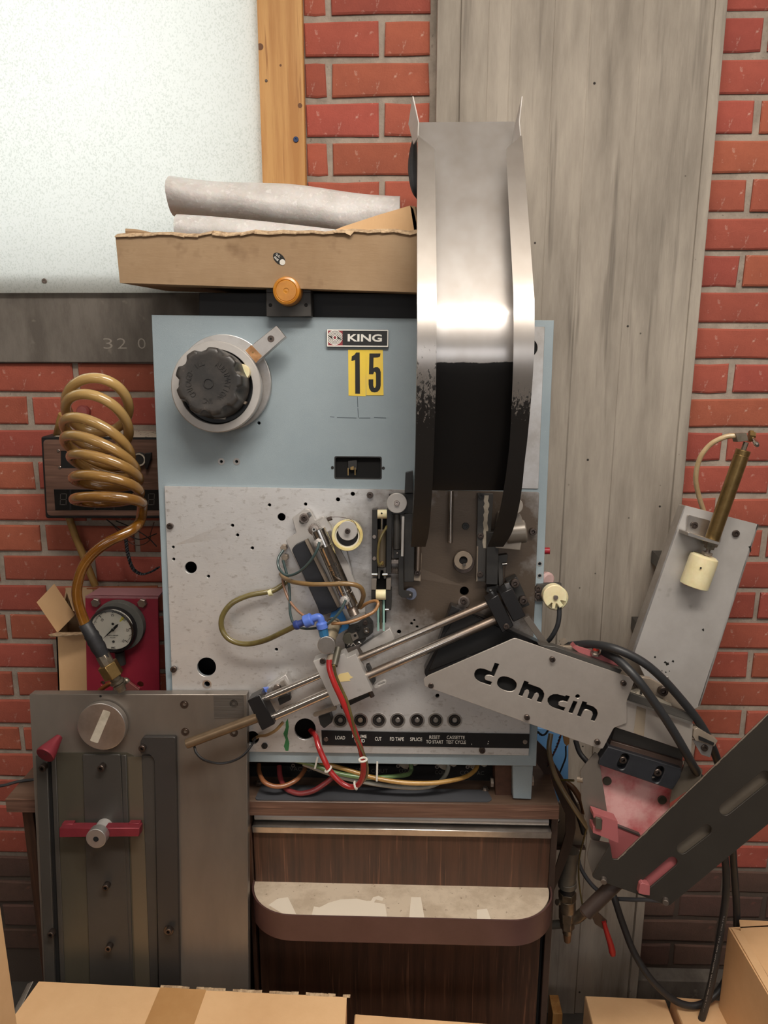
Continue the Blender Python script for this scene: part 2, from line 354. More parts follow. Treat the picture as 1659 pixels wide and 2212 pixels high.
# back wall: mortar body with the window opening, bricks laid on it
XWIN = VP(-.02).at(548, 300).x; ZWIN = WALL.at(100, 592).z; ZS0 = WALL.at(60, 786).z; ZS1 = WALL.at(100, 640).z+.012
wb = G().box((XL, .004, 0), (XR, .2, ZWIN)); wb.box((XWIN, .004, ZWIN), (XR, .2, ZC)); wb.box((XL, .004, 2.75), (XWIN, .2, ZC)); wb.box((XL, .004, ZWIN), (-2.2, .2, 2.75))
wall = struct('wall_back', wb, MT['mortar'])
COLP = VP(-.045); cx0 = COLP.at(945, 0).x; cx1 = COLP.at(1572, 0).x
H0, HN, LM, JT = 2.1004, .06687, .1985, .0118
random.seed(11)
_br = {}
def brick_mesh(wd, ht, m, var):
    key = (round(wd, 3), round(ht, 3), m.name, var)
    if key in _br: return _br[key]
    c = .0022; j = lambda a=.0014: random.uniform(-a, a)
    x, z = wd/2, ht/2
    outer = [(-x+j(), -z+j()), (j(), -z+j()), (x+j(), -z+j()), (x+j(), z+j()), (j(), z+j()), (-x+j(), z+j())]
    inner = [(a*(1-c/x)+j(.0006), b*(1-c*1.4/z)+j(.0006)) for a, b in outer]
    vs = [(a, .012, b) for a, b in outer]+[(a, .0018, b) for a, b in outer]+[(a, 0, b) for a, b in inner]
    fs = [tuple(range(12, 18))]
    for k in range(6):
        q = (k+1) % 6; fs += [(k, q, 6+q, 6+k), (6+k, 6+q, 12+q, 12+k)]
    me = mesh_of(G().add(vs, fs), 'brick'); finish(me, m, 25); _br[key] = me; return me
def lay(x0, x1, z0, z1, m):
    wd, ht = x1-x0, z1-z0
    if wd < .012: return
    o = bpy.data.objects.new('brick', brick_mesh(wd, ht, m, random.randrange(4))); COL.objects.link(o); o.parent = wall
    o.location = V(((x0+x1)/2, random.uniform(-.0022, .0012), (z0+z1)/2))-worldloc(wall); o.rotation_euler = (random.uniform(-.006, .006), random.uniform(-.004, .004), random.uniform(-.006, .006))
zs_stud_r = VP(-.02).at(655, 200).x
for n in range(-3, 30):
    z1 = H0-HN*n-JT/2; z0 = H0-HN*(n+1)+JT/2
    def run(a, b, ph):
        k = math.floor((a-ph)/LM); x = ph+k*LM
        while x < b:
            l, r_ = max(a, x+JT/2), min(b, x+LM-JT/2)
            if r_-l > .012:
                low = z1 < .40+random.uniform(-.03, .03)
                lay(l, r_, z0, z1, MT['brick_low'] if low else MT['brick'])
            x += LM
    odd = n % 2
    if z0 > ZS1+.02 or n <= 8: run(zs_stud_r+.002, cx0-.012, (-.1486 if odd else -.053))
    run(cx1+.010, 1.0, ((.728 if odd else .628) if n < 8 else (.629 if odd else .73)))
    if z1 < ZS0+.004: run(-1.16, -.36, (-.666 if odd else -.767))
# concrete sill under the window, cast with a lip
sl = G().box((XL, -.012, ZS0+.003), (XWIN+.3, .1, ZS1)); sl.box((XL, -.004, ZS1), (XWIN+.3, .1, ZWIN))
struct('trim_1', sl, MT['sill'], label='stained dark concrete band below the window with faint chalked number', bev=.002)
for k, (s_, u_) in enumerate([('3', 233), ('2', 263), ('0', 306)]):
    put('chalk_digit', text(VP(-.0122), s_, u_, 742, 0, 22, 20 if k != 2 else 17, ext=.0001, fat=-.012), MT['chalk'], bpy.data.objects['trim_1'])
# concrete column cast against boards of different width: stepped strips
bx = [945, 997, 1057, 1105, 1200, 1278, 1392, 1492, 1546, 1572]
stp = [.004, -.003, 0, -.0022, .0012, -.001, .0012, .002, -.003]
cg = G(); fr = []
for i in range(9):
    a, b = COLP.at(bx[i], 0).x, COLP.at(bx[i+1], 0).x; y = -.045+stp[i]
    fr += [(a+.0006, y), (b-.0006, y)]
poly = [(fr[0][0], .01)]+[(fr[0][0]-.0, -.04)]+fr+[(fr[-1][0]+.0006, -.038), (fr[-1][0]+.0006, .01)]
cg.prism([(x, y, 0) for x, y in poly], (0, 0, ZC))
struct('trim_2', cg, MT['concrete'], label='board-marked grey concrete column with plank impressions', bev=.0012)
struct('baseboard_back', G().box((cx1+.002, -.035, 0), (1.3, .004, H0-HN*30-.004)), MT['sill'], bev=.003)

# ---------------------------------------------------------------- window: timber stud, translucent sheet
m = bpy.data.materials.new('glass_fibre_sheet'); m.use_nodes = True; N = m.node_tree.nodes; L = m.node_tree.links
for n_ in list(N): N.remove(n_)
out = N.new('ShaderNodeOutputMaterial'); tr = N.new('ShaderNodeBsdfTranslucent'); di = N.new('ShaderNodeBsdfPrincipled'); mx = N.new('ShaderNodeMixShader')
di.inputs['Base Color'].default_value = hexc('D9DBD6'); di.inputs['Roughness'].default_value = .5
tc = N.new('ShaderNodeTexCoord'); nz = N.new('ShaderNodeTexNoise'); nz.inputs['Scale'].default_value = 400; nz.inputs['Detail'].default_value = 3; n2 = N.new('ShaderNodeTexNoise'); n2.inputs['Scale'].default_value = 3
mp = N.new('ShaderNodeMapping'); mp.inputs['Scale'].default_value = (1, 1, .75); L.new(tc.outputs['Object'], mp.inputs['Vector']); L.new(mp.outputs['Vector'], nz.inputs['Vector']); L.new(tc.outputs['Object'], n2.inputs['Vector'])
rp = N.new('ShaderNodeMapRange'); rp.inputs['From Min'].default_value = .38; rp.inputs['From Max'].default_value = .56; L.new(nz.outputs['Fac'], rp.inputs['Value'])
ad = N.new('ShaderNodeMath'); ad.operation = 'MULTIPLY_ADD'; ad.inputs[1].default_value = .9; L.new(n2.outputs['Fac'], ad.inputs[0]); L.new(rp.outputs['Result'], ad.inputs[2])
cm = N.new('ShaderNodeMix'); cm.data_type = 'RGBA'; cm.inputs[6].default_value = hexc('CACDC5'); cm.inputs[7].default_value = hexc('F4F4F0'); L.new(ad.outputs[0], cm.inputs['Factor']); cm.clamp_factor = True
L.new(cm.outputs[2], tr.inputs['Color']); mx.inputs[0].default_value = .3; L.new(tr.outputs[0], mx.inputs[1]); L.new(di.outputs[0], mx.inputs[2]); L.new(mx.outputs[0], out.inputs['Surface'])
MT['sheet'] = m
win = thing('window_1', 'window', 'window', (-.9, 0, ZS1)); del win['category']; del win['label']; win['kind'] = 'structure'
SH = VP(-.024)
a = SH.at(556, 0); b = SH.at(566, 420)
tl = SH.at(552, -80); br = SH.at(575, 632); bl = SH.at(-60, 633)
put('sheet', G().prism([(-1.75, -.024, bl.z), (SH.at(563, 300).x, -.024, bl.z), (SH.at(555, 0).x, -.024, 2.35), (-1.75, -.024, 2.35)], (0, .003, 0)), MT['sheet'], win, label='pale translucent fibreglass sheet glowing with daylight')
xs0, xs1 = VP(-.02).at(548, 0).x, VP(-.02).at(652, 0).x
stud = put('stud', G().box((xs0, -.0195, ZS1), (xs1, -.0, 2.55)), MT['pine'], win, label='orange-brown knotty pine board beside the sheet', bev=.0015)
ST = VP(-.0197)
for u_, v_, r_ in [(562, 101, 7), (648, 228, 5), (606, 141, 2.5)]: put('knot', disc(ST, u_, v_, .0, r_, .0006, 14), MT['knot'], stud)
put('nail', disc(ST, 575, 174, .001, 3, .0014, 12), MT['scrm'], stud)
screw(win, ST, 639, 301, .002, 6, .003, mk('blue_screw', '2E4064', .4, .5), 'screw', .35, label='dark blue cross-head screw')
screw(win, SH, 95, 607, .003, 5.5, .003, MT['scrs'], 'screw', .3)

# ================================================================ furniture: desk with cabinet, half-round tray
dfl = hp(12, 1724, .74); dfr = hp(1208, 1739, .74); DY = (dfl.y+dfr.y)/2
DY = dfr.y
desk = thing('desk', 'dark walnut laminate desk with a drawer cabinet carrying the tape machine', 'desk', (.0, -.2, 0))
put('desk_top', G().prism([hp(12, 1724, .74), (dfr.x, DY, .74), (dfr.x+.004, -.05, .74), (hp(12, 1724, .74).x, -.05, .74)], (0, 0, -.027)), MT['desktop'], desk, bev=.0015)
eg = G(); y0 = DY-.0012
a = hp(12, 1724, .74); nrm = V((dfr.x-a.x, dfr.y-a.y, 0)); nrm = V((nrm.y, -nrm.x, 0)).normalized()
put('front_edge', G().prism([a+V((0, 0, -.0008)), V((dfr.x, DY, .7392)), V((dfr.x, DY, .7125)), a+V((0, 0, -.0275))], -nrm*-.0015), MT['walnuth'], desk)
CF = VP(DY+.012)     # face plane of drawer
cl, cr = CF.at(549, 1850).x, CF.at(1187, 1850).x
put('cabinet_side', G().box((CF.at(538, 1850).x, DY+.006, 0), (cl-.002, -.05, .713)), MT['walnut'], desk, bev=.001)
put('cabinet_side', G().box((cr+.002, DY+.02, 0), (cr+.014, -.05, .713)), MT['brownm'], desk, bev=.001)
put('left_panel', G().box((hp(28, 1760, .713).x, a.y+.02, 0), (hp(28, 1760, .713).x+.02, -.05, .713)), MT['walnut'], desk, bev=.001)
z_ = lambda v, y=DY+.012: VP(y).at(870, v).z
put('cabinet_body', G().box((cl, DY+.03, 0), (cr, -.05, .712)), MT['void'], desk)
put('handle_rail', G().tube([(cl+.003, DY+.022, z_(1774)), (cr-.004, DY+.022, z_(1774))], .0085, 16, smooth=False), MT['alu_m'], desk, label='round grey metal drawer rail')
put('rail_strip', G().box((cl, DY+.004, z_(1800)), (cr, DY+.03, z_(1786))), MT['alu_b'], desk, bev=.0012, label='bright aluminium strip')
ztray = hp(870, 1911, 0).z; ztray = VP(DY+.012).at(870, 1911).z
put('drawer_front', G().box((cl, DY+.012, ztray-.03), (cr, DY+.03, z_(1800))), MT['walnut'], desk, bev=.001)
put('cabinet_door', G().box((cl+.002, DY+.014, .02), (cr-.008, DY+.03, ztray-.033)), MT['walnut'], desk, bev=.001)
tw0, tw1 = VP(DY+.012).at(549, 1911).x-.0, VP(DY+.012).at(1187, 1911).x
dep = (DY+.012)-hp(870, 1985, ztray).y
def trayline(x0, x1, d, rc, inset=0):
    pts = []; yb = DY+.012
    cxl, cxr = x0+rc, x1-rc; rc2 = rc-inset; e = (d-inset)/max(rc2, 1e-6)
    ry = min(d, rc*.95)-inset
    pts.append((x0+inset, yb))
    for k in range(0, 13):
        t = math.pi+math.pi/2*k/12; pts.append((cxl+rc2*math.cos(t), yb-(d-ry-inset)+ry*math.sin(t)))
    for k in range(0, 13):
        t = 1.5*math.pi+math.pi/2*k/12; pts.append((cxr+rc2*math.cos(t), yb-(d-ry-inset)+ry*math.sin(t)))
    pts.append((x1-inset, yb)); return pts
tray = put('tray', G().prism([(x, y, ztray) for x, y in trayline(tw0+.002, tw1-.002, dep-.002, .085)], (0, 0, -.016)), MT['tray'], desk, label='pale speckled half-round shelf with brown rim')
bl_ = [V((x, y, 0)) for x, y in trayline(tw0-.001, tw1+.003, dep+.002, .085)]
bg = G(); rows = [[p+V((0, 0, ztray+h)) for p in bl_] for h in (.0035, .002, -.047, -.049)]
bi = [V((x, y, 0)) for x, y in trayline(tw0-.001, tw1+.003, dep+.002, .085, .003)]
bg = G(); n_ = len(bl_); zt, zb = ztray+.003, ztray-.049
vs = [p+V((0, 0, zt)) for p in bl_]+[p+V((0, 0, zb)) for p in bl_]+[p+V((0, 0, zt)) for p in bi]+[p+V((0, 0, zb)) for p in bi]; fs = []
for k in range(n_-1): fs += [(k, k+1, n_+k+1, n_+k), (2*n_+k+1, 2*n_+k, 3*n_+k, 3*n_+k+1), (k+1, k, 2*n_+k, 2*n_+k+1), (n_+k, n_+k+1, 3*n_+k+1, 3*n_+k)]
put('rim', bg.add(vs, fs), MT['vinyl'], tray, label='brown vinyl band')
# cleaner patches where things have stood
def on_tray(pts): return G().prism([HP(ztray+.0004).at(u, v) for u, v in pts], (0, 0, -.0003))
put('clean_patch', on_tray([(580, 1955), (600, 1941), (622, 1938), (632, 1958), (640, 1975), (610, 1973)]), MT['traylt'], tray)
put('clean_patch', on_tray([(673, 1978), (678, 1958), (690, 1960), (710, 1950), (735, 1943), (770, 1941), (792, 1946), (801, 1946), (806, 1938), (818, 1935), (829, 1940), (826, 1946), (812, 1943), (808, 1949), (832, 1953), (836, 1981)]), MT['traylt'], tray)
put('clean_patch', on_tray([(884, 1982), (888, 1938), (909, 1938), (917, 1983)]), MT['traylt'], tray)
put('clean_patch', on_tray([(1030, 1985), (1030, 1965), (1052, 1963), (1060, 1985)]), MT['traylt'], tray)

# ================================================================ cardboard box and foam on top of the machine
BX = VP(-.285)
A, B, C_, D = BX.at(259, 611), BX.at(915, 632), BX.at(915, 500), BX.at(249, 508)
box = thing('cardboard_box', 'worn long brown cardboard box open on top, resting across the top of the machine', 'box', (BX.at(580, 620).x, -.15, A.z))
zb = A.z; 
def wavy(n, a, b, amp): return [V(a).lerp(V(b), k/n)+V((0, 0, random.uniform(-amp, amp))) for k in range(n+1)]
random.seed(3)
topl = wavy(22, D, C_, .0025)
put('front_panel', G().prism([A, B]+topl[::-1], (0, .004, 0)), MT['cardd'], box)
lb = V((BX.at(247, 513).x, -.03, D.z-.004)); la = V((A.x, -.03, A.z))
put('end_panel', G().prism([A+V((0, .0045, 0)), D+V((0, .0045, -.002)), lb+V((-.02, 0, 0)), la+V((-.005, 0, 0))], (.004, 0, 0)), MT['cardd'], box)
put('bottom_panel', G().prism([A+V((.002, .0045, -.0005)), B+V((0, .0045, -.0005)), V((B.x, -.03, B.z-.0005)), V((la.x, -.03, zb-.0005))], (0, 0, .004)), MT['cardd'], box)
put('back_panel', G().prism([la, V((B.x, -.03, zb)), V((B.x, -.03, C_.z-.005)), lb], (0, -.004, 0)), MT['cardd'], box)
# torn upper edge with exposed corrugation
tg = G()
for k in range(len(topl)-1):
    p, q = topl[k], topl[k+1]
    tg.prism([p+V((0, -.0035, -.002+random.uniform(-.002, .001))), q+V((0, -.0035, -.002+random.uniform(-.002, .001))), q+V((0, .010, .003)), p+V((0, .010, .003))], (0, 0, .0016))
put('torn_edge', tg, MT['cedge'], box)
put('torn_flap', G().prism([BX.at(718, 497, .004), BX.at(742, 499, .004), BX.at(765, 500, .004), BX.at(757, 509, .006), BX.at(745, 503, .006), BX.at(724, 503, .006)], (0, .001, 0)), MT['cedge'], box)
put('fold', G().tube([BX.at(272, 500, -.01), BX.at(300, 501, -.012), BX.at(340, 507, -.01), BX.at(420, 510, -.008)], lambda t: .0045*(1-t*.7), 8), MT['cardd'], box)
FL = VP(-.22)
put('flap', G().prism([FL.at(720, 498), FL.at(742, 489), FL.at(818, 464), FL.at(886, 444), FL.at(893, 452), FL.at(904, 502)], (0, .004, 0)), MT['card'], box, label='folded light brown flap')
put('flap', G().prism([FL.at(886, 444), FL.at(897, 446), FL.at(903, 500), FL.at(895, 500)], (.01, .05, 0)), MT['cardd'], box)
stk = put('sticker', plate(BX, [(603+18*math.cos(t)*.62-13*math.sin(t)*.62*.9+0, 559+15*math.cos(t)*.78+9*math.sin(t)*.78) for t in [2*math.pi*k/28 for k in range(28)]], .0004, .0004, bev=.00005), MT['ink'], box, label='small black oval inspection sticker')
put('lettering', text(BX, 'Q.C.', 600.5, 552.5, .0005, 5, 11, 42, .0001, .02), MT['white'], stk)
put('lettering', text(BX, 'PASS', 597, 559, .0005, 4.5, 11, 42, .0001, .02), MT['white'], stk)
put('dot', disc(BX, 610, 566.5, .0007, 6.2, .0002, 20), MT['whitep'], stk)
# foam: rolled sheets as flattened tubes
def roll(Y, top, bot, u0, u1, nm, lab, dy, seedv):
    random.seed(seedv); n = 40; rows = []
    for i in range(n+1):
        t = i/n; u = u0+(u1-u0)*t; vt = top(t); vb = bot(t); row = []
        c = VP(Y).at(u, (vt+vb)/2); h = (VP(Y).at(u, vt).z-VP(Y).at(u, vb).z)/2
        for k in range(20):
            q = 2*math.pi*k/20; wob = 1+.06*math.sin(3*q+t*5)+.03*math.sin(7*t*3+q*2)
            row.append(c+V((0, -math.cos(q)*dy*wob, math.sin(q)*h)))
        rows.append(row)
    g = G(); vs = [p for r_ in rows for p in r_]; fs = []
    for i in range(n):
        for k in range(20): fs.append((i*20+k, i*20+(k+1) % 20, (i+1)*20+(k+1) % 20, (i+1)*20+k))
    g.add(vs, fs)
    vi = [r_c+(p-r_c)*.9 for r_ in rows[:9] for r_c in [sum(r_, V((0, 0, 0)))/20] for p in r_]
    g.add(vi, [(i*20+(k+1) % 20, i*20+k, (i+1)*20+k, (i+1)*20+(k+1) % 20) for i in range(8) for k in range(20)])
    o = len(vs); g.f += [(k, o+k, o+(k+1) % 20, (k+1) % 20) for k in range(20)]
    g.f.append(tuple(n*20+k for k in range(20))); g.f.append(tuple(o+8*20+k for k in range(20)))
    me = mesh_of(g, nm); finish(me, MT['foam'], 60)
    return solo(nm, me, MT['foam'], lab, 'foam', 'white packing foam in the box', sharp=60)
roll(-.13, lambda t: 381+42*t+4*math.sin(t*9), lambda t: 470+60*t, 376, 864, 'foam_roll', 'upper large roll of thin white packing foam lying in the cardboard box', .05, 1)
roll(-.215, lambda t: 463+35*t**1.3, lambda t: 540+0*t, 386, 740, 'foam_roll', 'lower small fold of white packing foam just above the box edge', .028, 2)

# ================================================================ foreground boxes
z1 = .44; a = hp(84, 2120, z1); b = hp(749, 2154, z1); d0 = hp(18, 2212, z1)
dv = (d0-a).normalized()*.25; dv2 = V((.008, -.24, 0))
bxa = thing('cardboard_box', 'closed tan cardboard box with a taped seam in the bottom left foreground', 'box', ((a.x+b.x)/2, a.y-.2, 0))
u_ = (b-a)
seam = a+u_*.475
put('carton', G().prism([a+V((0, 0, -.003)), b+V((0, 0, -.003)), b+dv2+V((0, 0, -.003)), a+dv+V((0, 0, -.003))], (0, 0, -(z1-.004))), MT['card'], bxa, bev=.002)
put('flap', G().prism([a, a+u_*.4745, a+u_*.4745+dv2*.7+dv*.3, a+dv], (0, 0, -.003)), MT['card'], bxa)
put('flap', G().prism([a+u_*.4765, b, b+dv2, a+u_*.4765+dv2*.7+dv*.3], (0, 0, -.003)), MT['card'], bxa)
sd = dv2*.55+dv*.45
put('tape', G().prism([seam-u_*.075+V((0, 0, .0007)), seam+u_*.075+V((0, 0, .0007)), seam+u_*.075+sd+V((0, 0, .0007)), seam-u_*.075+sd+V((0, 0, .0007))], (0, 0, -.0005)), MT['cardtape'], bxa, label='darker brown packing tape')
tg = G(); random.seed(5)
for k in range(26):
    p = a+u_*(.40+k*.0235); q = a+u_*(.40+(k+1)*.0235)
    if k % 5 != 4: tg.prism([p+V((0, -.001, 0)), q+V((0, -.001, 0)), q+V((0, .002, random.uniform(.0006, .0022))), p+V((0, .002, random.uniform(.0006, .0022)))], (0, .002, 0))
put('torn_edge', tg, MT['cedge'], bxa)
# tall box at far left
LB = VP(-.72)
p0 = LB.at(-30, 1700); p1 = LB.at(2, 1815); p2 = LB.at(38, 2150); zt = p1.z
solo('cardboard_box', G().prism([(p1.x-.2, -.72, zt), (p1.x-.012, -.72, zt), (p2.x, -.72, 0), (p1.x-.2, -.72, 0)], (0, -.5, 0)), MT['card'], 'tall tan cardboard box cut off by the left edge', 'box', bev=.002)
# small box right of the large one
z2 = .40; a = hp(766, 2189, z2); b = hp(1135, 2216, z2)
solo('cardboard_box', G().prism([a, b, b+V((0, -.3, 0)), a+V((0, -.3, 0))], (0, 0, -z2)), MT['card'], 'low cardboard box just showing at the bottom edge beside the taped box', 'box', bev=.002)
# ================================================================ tape loading machine
mc = thing('tape_loading_machine', 'blue-grey cassette tape loading machine with a brushed steel deck plate', 'machine', (.0, -.2, .7415))
BL = -.006
blue = [(327, 680), (1197, 692), (1158, 1655), (530, 1646), (365, 1643)]
recess = [(724, 987), (823, 988), (823, 1034), (724, 1033)]
bh = [rnd(recess, 4), circ(478, 997, 3.4), circ(511, 997, 3.4), circ(559, 914, 3.4), circ(1166, 1218, 3.6), circ(1166, 1244, 3.4), circ(608, 1117, 11), circ(412, 1226, 15), circ(446, 1441, 22), circ(659, 1575, 26), circ(1003, 1277, 11), circ(545, 1594, 16), circ(447, 1477, 8)]
dh = [(608, 1117, 8.5), (582, 1091, 3.6), (660, 1089, 3.6), (730, 1079, 4.4), (762, 1067, 4.4), (502, 1135, 3.6), (513, 1156, 3.6), (545, 1184, 3.6), (374, 1182, 3.2), (375, 1208, 3.4), (412, 1226, 13), (450, 1245, 3.5), (446, 1441, 20.5), (597, 1403, 3.5), (659, 1575, 23), (1003, 1277, 9.5), (862, 1365, 4.5), (889, 1347, 2.8), (895, 1340, 2.4), (901, 1354, 2.8), (945, 1503, 4.2), (545, 1594, 14.5), (447, 1478, 6.5)]
bh += [circ(u, v, r+1.5) for u, v, r in dh if (u, v) not in ((608, 1117), (412, 1226), (446, 1441), (659, 1575), (1003, 1277), (545, 1594), (447, 1478))]
bh += [circ(x, 1556, 14) for x in (735, 778, 818, 859, 901, 941, 982)]
put('front_panel', plate(S, blue, BL, .012, bh, .0008), MT['blue'], mc, label='blue-grey enamelled panel')
# housing behind
def boxplane(pl, poly, o0, th): return pr(pl, poly, o0, th)
put('housing', pr(S, [(345, 690), (1182, 700), (1148, 1625), (372, 1618)], BL-.012-.035, .05), MT['void'], mc)
hs = G(); 
for q in ([(330, 682), (342, 682), (380, 1640), (366, 1640)], [(1186, 694), (1196, 694), (1158, 1650), (1148, 1650)]): hs.prism([S.at(u, v, BL-.012) for u, v in q], -S.n*.085)
hs.prism([S.at(u, v, BL-.012) for u, v in [(330, 682), (1196, 694), (1195, 702), (331, 690)]], -S.n*.085)
put('side_rail', hs, MT['bluedk'], mc, bev=.0005)
deckp = rnd([(355, 1050), (1165, 1063), (1142, 1632), (377, 1622)], [1, 5, 1, 1])
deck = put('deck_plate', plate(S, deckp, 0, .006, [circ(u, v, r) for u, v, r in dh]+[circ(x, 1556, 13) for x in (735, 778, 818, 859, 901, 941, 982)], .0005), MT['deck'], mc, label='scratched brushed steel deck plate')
put('countersink', ring(S, 447, 1478, .0004, 10, 6.5, .0006), MT['alu_b'], deck)
put('green_ink_line', plate(S, [(617, 1560), (622, 1552), (624, 1570), (621, 1590), (625, 1606), (623, 1622), (617, 1622), (613, 1612), (617, 1598), (612, 1585), (617, 1572)], .0003, .0003, bev=.00005), MT['greenst'], deck)
for (u, v) in [(366, 1137), (374, 1447), (799, 1070)]: screw(mc, S, u, v, .006, 7, .006, MT['scrm'], label='blackened socket screw')
screw(mc, S, 1152, 1149, .010, 7.5, .010, MT['scrm']); screw(mc, S, 1042, 1622, .005, 7, .005, MT['scrm']); screw(mc, S, 571, 1612, .003, 7, .003, MT['dark'])
put('washer', disc(S, 1002, 1301, .002, 13, .002, 28), MT['scrs'], mc); screw(mc, S, 1002, 1299, .008, 8, .006, MT['scrm'])
screw(mc, S, 1006, 1137, .004, 8, .004, MT['dark'])
for v in (1272, 1288): 
    put('washer', disc(S, 1163, v+2, .003-.006, 10, .003, 24), MT['scrs'], mc); screw(mc, S, 1163, v, .004, 7, .006, MT['scrm'])
for u, v in [(478, 997), (511, 997)]: put('insert', ring(S, u, v, BL+.0006, 7.5, 3.4, .001, 20), MT['alu'], mc)
for u, v in [(1166, 1218), (1166, 1244)]: put('insert', ring(S, u, v, BL+.0005, 5.5, 3.6, .001, 20), MT['alu'], mc)
# right strip cover
strip = put('strip_cover', plate(S, rnd([(1000, 702), (1177, 706), (1163, 1056), (980, 1052)], 2), BL+.002, .002, [circ(1141, 751, 20)]), MT['alu'], mc, label='brushed aluminium strip cover with a half hidden round hole')
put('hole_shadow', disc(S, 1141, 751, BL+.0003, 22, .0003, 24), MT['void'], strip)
# sensor window
rc = put('sensor_window', plate(S, rnd(recess, 4), BL-.008, .002), MT['void'], mc)
put('bezel', plate(S, rnd([(722, 985), (825, 986), (825, 1036), (722, 1035)], 5), BL+.0003, .0008, [rnd([(725, 988), (822, 989), (822, 1033), (725, 1032)], 4)]), MT['dark'], rc)
put('sensor', pr(S, [(752, 996), (771, 994), (771, 1015), (752, 1013)], BL-.002, .006), MT['dark'], rc, bev=.0003)
put('contact', pr(S, [(757, 1009), (764, 1007), (764, 1015), (757, 1015)], BL-.001, .002), MT['brass'], rc)
put('contact', pr(S, [(751, 1011), (753, 1011), (753, 1027), (751, 1027)], BL-.001, .001), MT['brass'], rc)
put('contact', pr(S, [(766, 1010), (768, 1010), (768, 1026), (766, 1026)], BL-.001, .001), MT['brass'], rc)
for u, v in [(718, 1010), (828, 1011)]: screw(mc, S, u, v, BL+.0015, 3.4, .0015, MT['dark'], 'screw')
# faint pencil layout marks
pg = G()
for q in [((713, 900), (722, 901)), ((728, 902), (770, 903)), ((776, 903), (800, 903)), ((808, 902), (834, 903)), ((772, 857), (773, 880)), ((773, 882), (774, 902))]:
    (u0, v0), (u1, v1) = q; dx, dy = u1-u0, v1-v0; l = math.hypot(dx, dy); ox, oy = -dy/l*.7, dx/l*.7
    pg.prism([S.at(u0+ox, v0+oy, BL+.0002), S.at(u1+ox, v1+oy, BL+.0002), S.at(u1-ox, v1-oy, BL+.0002), S.at(u0-ox, v0-oy, BL+.0002)], -S.n*.0002)
put('pencil_mark', pg, MT['graph'], mc)
# legs and base
LG = VP(-.316)
put('leg', G().prism([LG.at(1107, 1646), LG.at(1152, 1646), LG.at(1148, 1727), LG.at(1108, 1725)], (0, .14, 0)), MT['blue'], mc, bev=.001)
put('bolt', G().cyl(LG.at(1147, 1694)+V((0, .012, 0)), LG.at(1152, 1694)+V((.002, .012, 0)), .009, 6), MT['scrs'], mc)
LGb = VP(-.300)
put('wooden_spacer', G().prism([LGb.at(1069, 1650), LGb.at(1106, 1650), LGb.at(1105, 1724), LGb.at(1070, 1722)], (0, .12, 0)), MT['brownbox'], mc, label='dark brown wooden block', bev=.001)
put('bolt', G().cyl(LGb.at(1067, 1697)+V((0, .012, 0)), LGb.at(1061, 1697)+V((0, .012, 0)), .009, 6), MT['scrs'], mc)
put('leg', G().prism([LG.at(395, 1640), LG.at(440, 1641), LG.at(440, 1724), LG.at(395, 1724)], (0, .14, 0)), MT['blue'], mc, bev=.001)
# black top extension
TP = VP(-.225)
put('top_box', G().prism([TP.at(430, 632), TP.at(905, 634), TP.at(905, 700), TP.at(430, 700)], (0, .18, 0)), MT['black'], mc, label='black painted upper housing', bev=.001)
TB = VP(-.262)
tb = put('guide_bracket', G().prism([TB.at(574, 596), TB.at(671, 594), TB.at(673, 684), TB.at(575, 684)], (0, .035, 0)), MT['gun2'], mc, label='dark grey bracket block', bev=.001)
for u in (584, 661): put('hole', disc(TB, u, 659, .0004, 4, .0006, 16), MT['void'], tb)
put('groove', G().prism([TB.at(574, 631, .0003), TB.at(672, 631.5, .0003), TB.at(672, 633, .0003), TB.at(574, 632.5, .0003)], (0, .001, 0)), MT['void'], tb)
c = TB.at(618, 628, .030); k = TB.px(618, 628, .03); ax = V((0, -1, 0))
gk = G().lathe(c-ax*.034, ax, [(31*k, 0), (32*k, .010), (31*k, .020), (30*k, .029), (28.5*k, .0325), (24*k, .034), (23*k, .0335), (22.4*k, .033), (21.5*k, .034), (6*k, .034), (5*k, .0332), (3*k, .0332), (1e-5, .034)], 40)
put('guide_knob', gk, MT['orange'], mc, label='amber plastic guide knob', sharp=25)

# ---------------------------------------------------------------- reel hub with big black knob
hub = thing('reel_hub', 'large round aluminium reel hub with a black scalloped knob', 'hub', S.at(480, 830))
k = S.px(487, 822, .004)
put('flange', disc(S, 483, 827, .005, 103, .011, 72), MT['alu'], hub, bev=.0006)
c = S.at(466, 836, .052); kk = S.px(466, 836, .052); ro = 98*kk; ri = 80*kk
g = G().lathe(c, S.n, [(ri, -.030), (ri, -.0008), (ri+.0008, 0), (ro-.0015, 0), (ro, -.0015), (ro, -.010), (ro*.93, -.018), (ro*.93, -.045), (ri, -.045)], 72)
g.f = [f for f in g.f if len(f) == 4]; put('hub_ring', g, MT['alu_m'], hub, label='worn silver hub ring', sharp=28)
put('hub_core', G().lathe(c-S.n*.045, S.n, [(ri*1.02, 0), (ri*1.01, .028), (ri*.96, .034), (ri*.9, .034)], 48), MT['blacks'], hub)
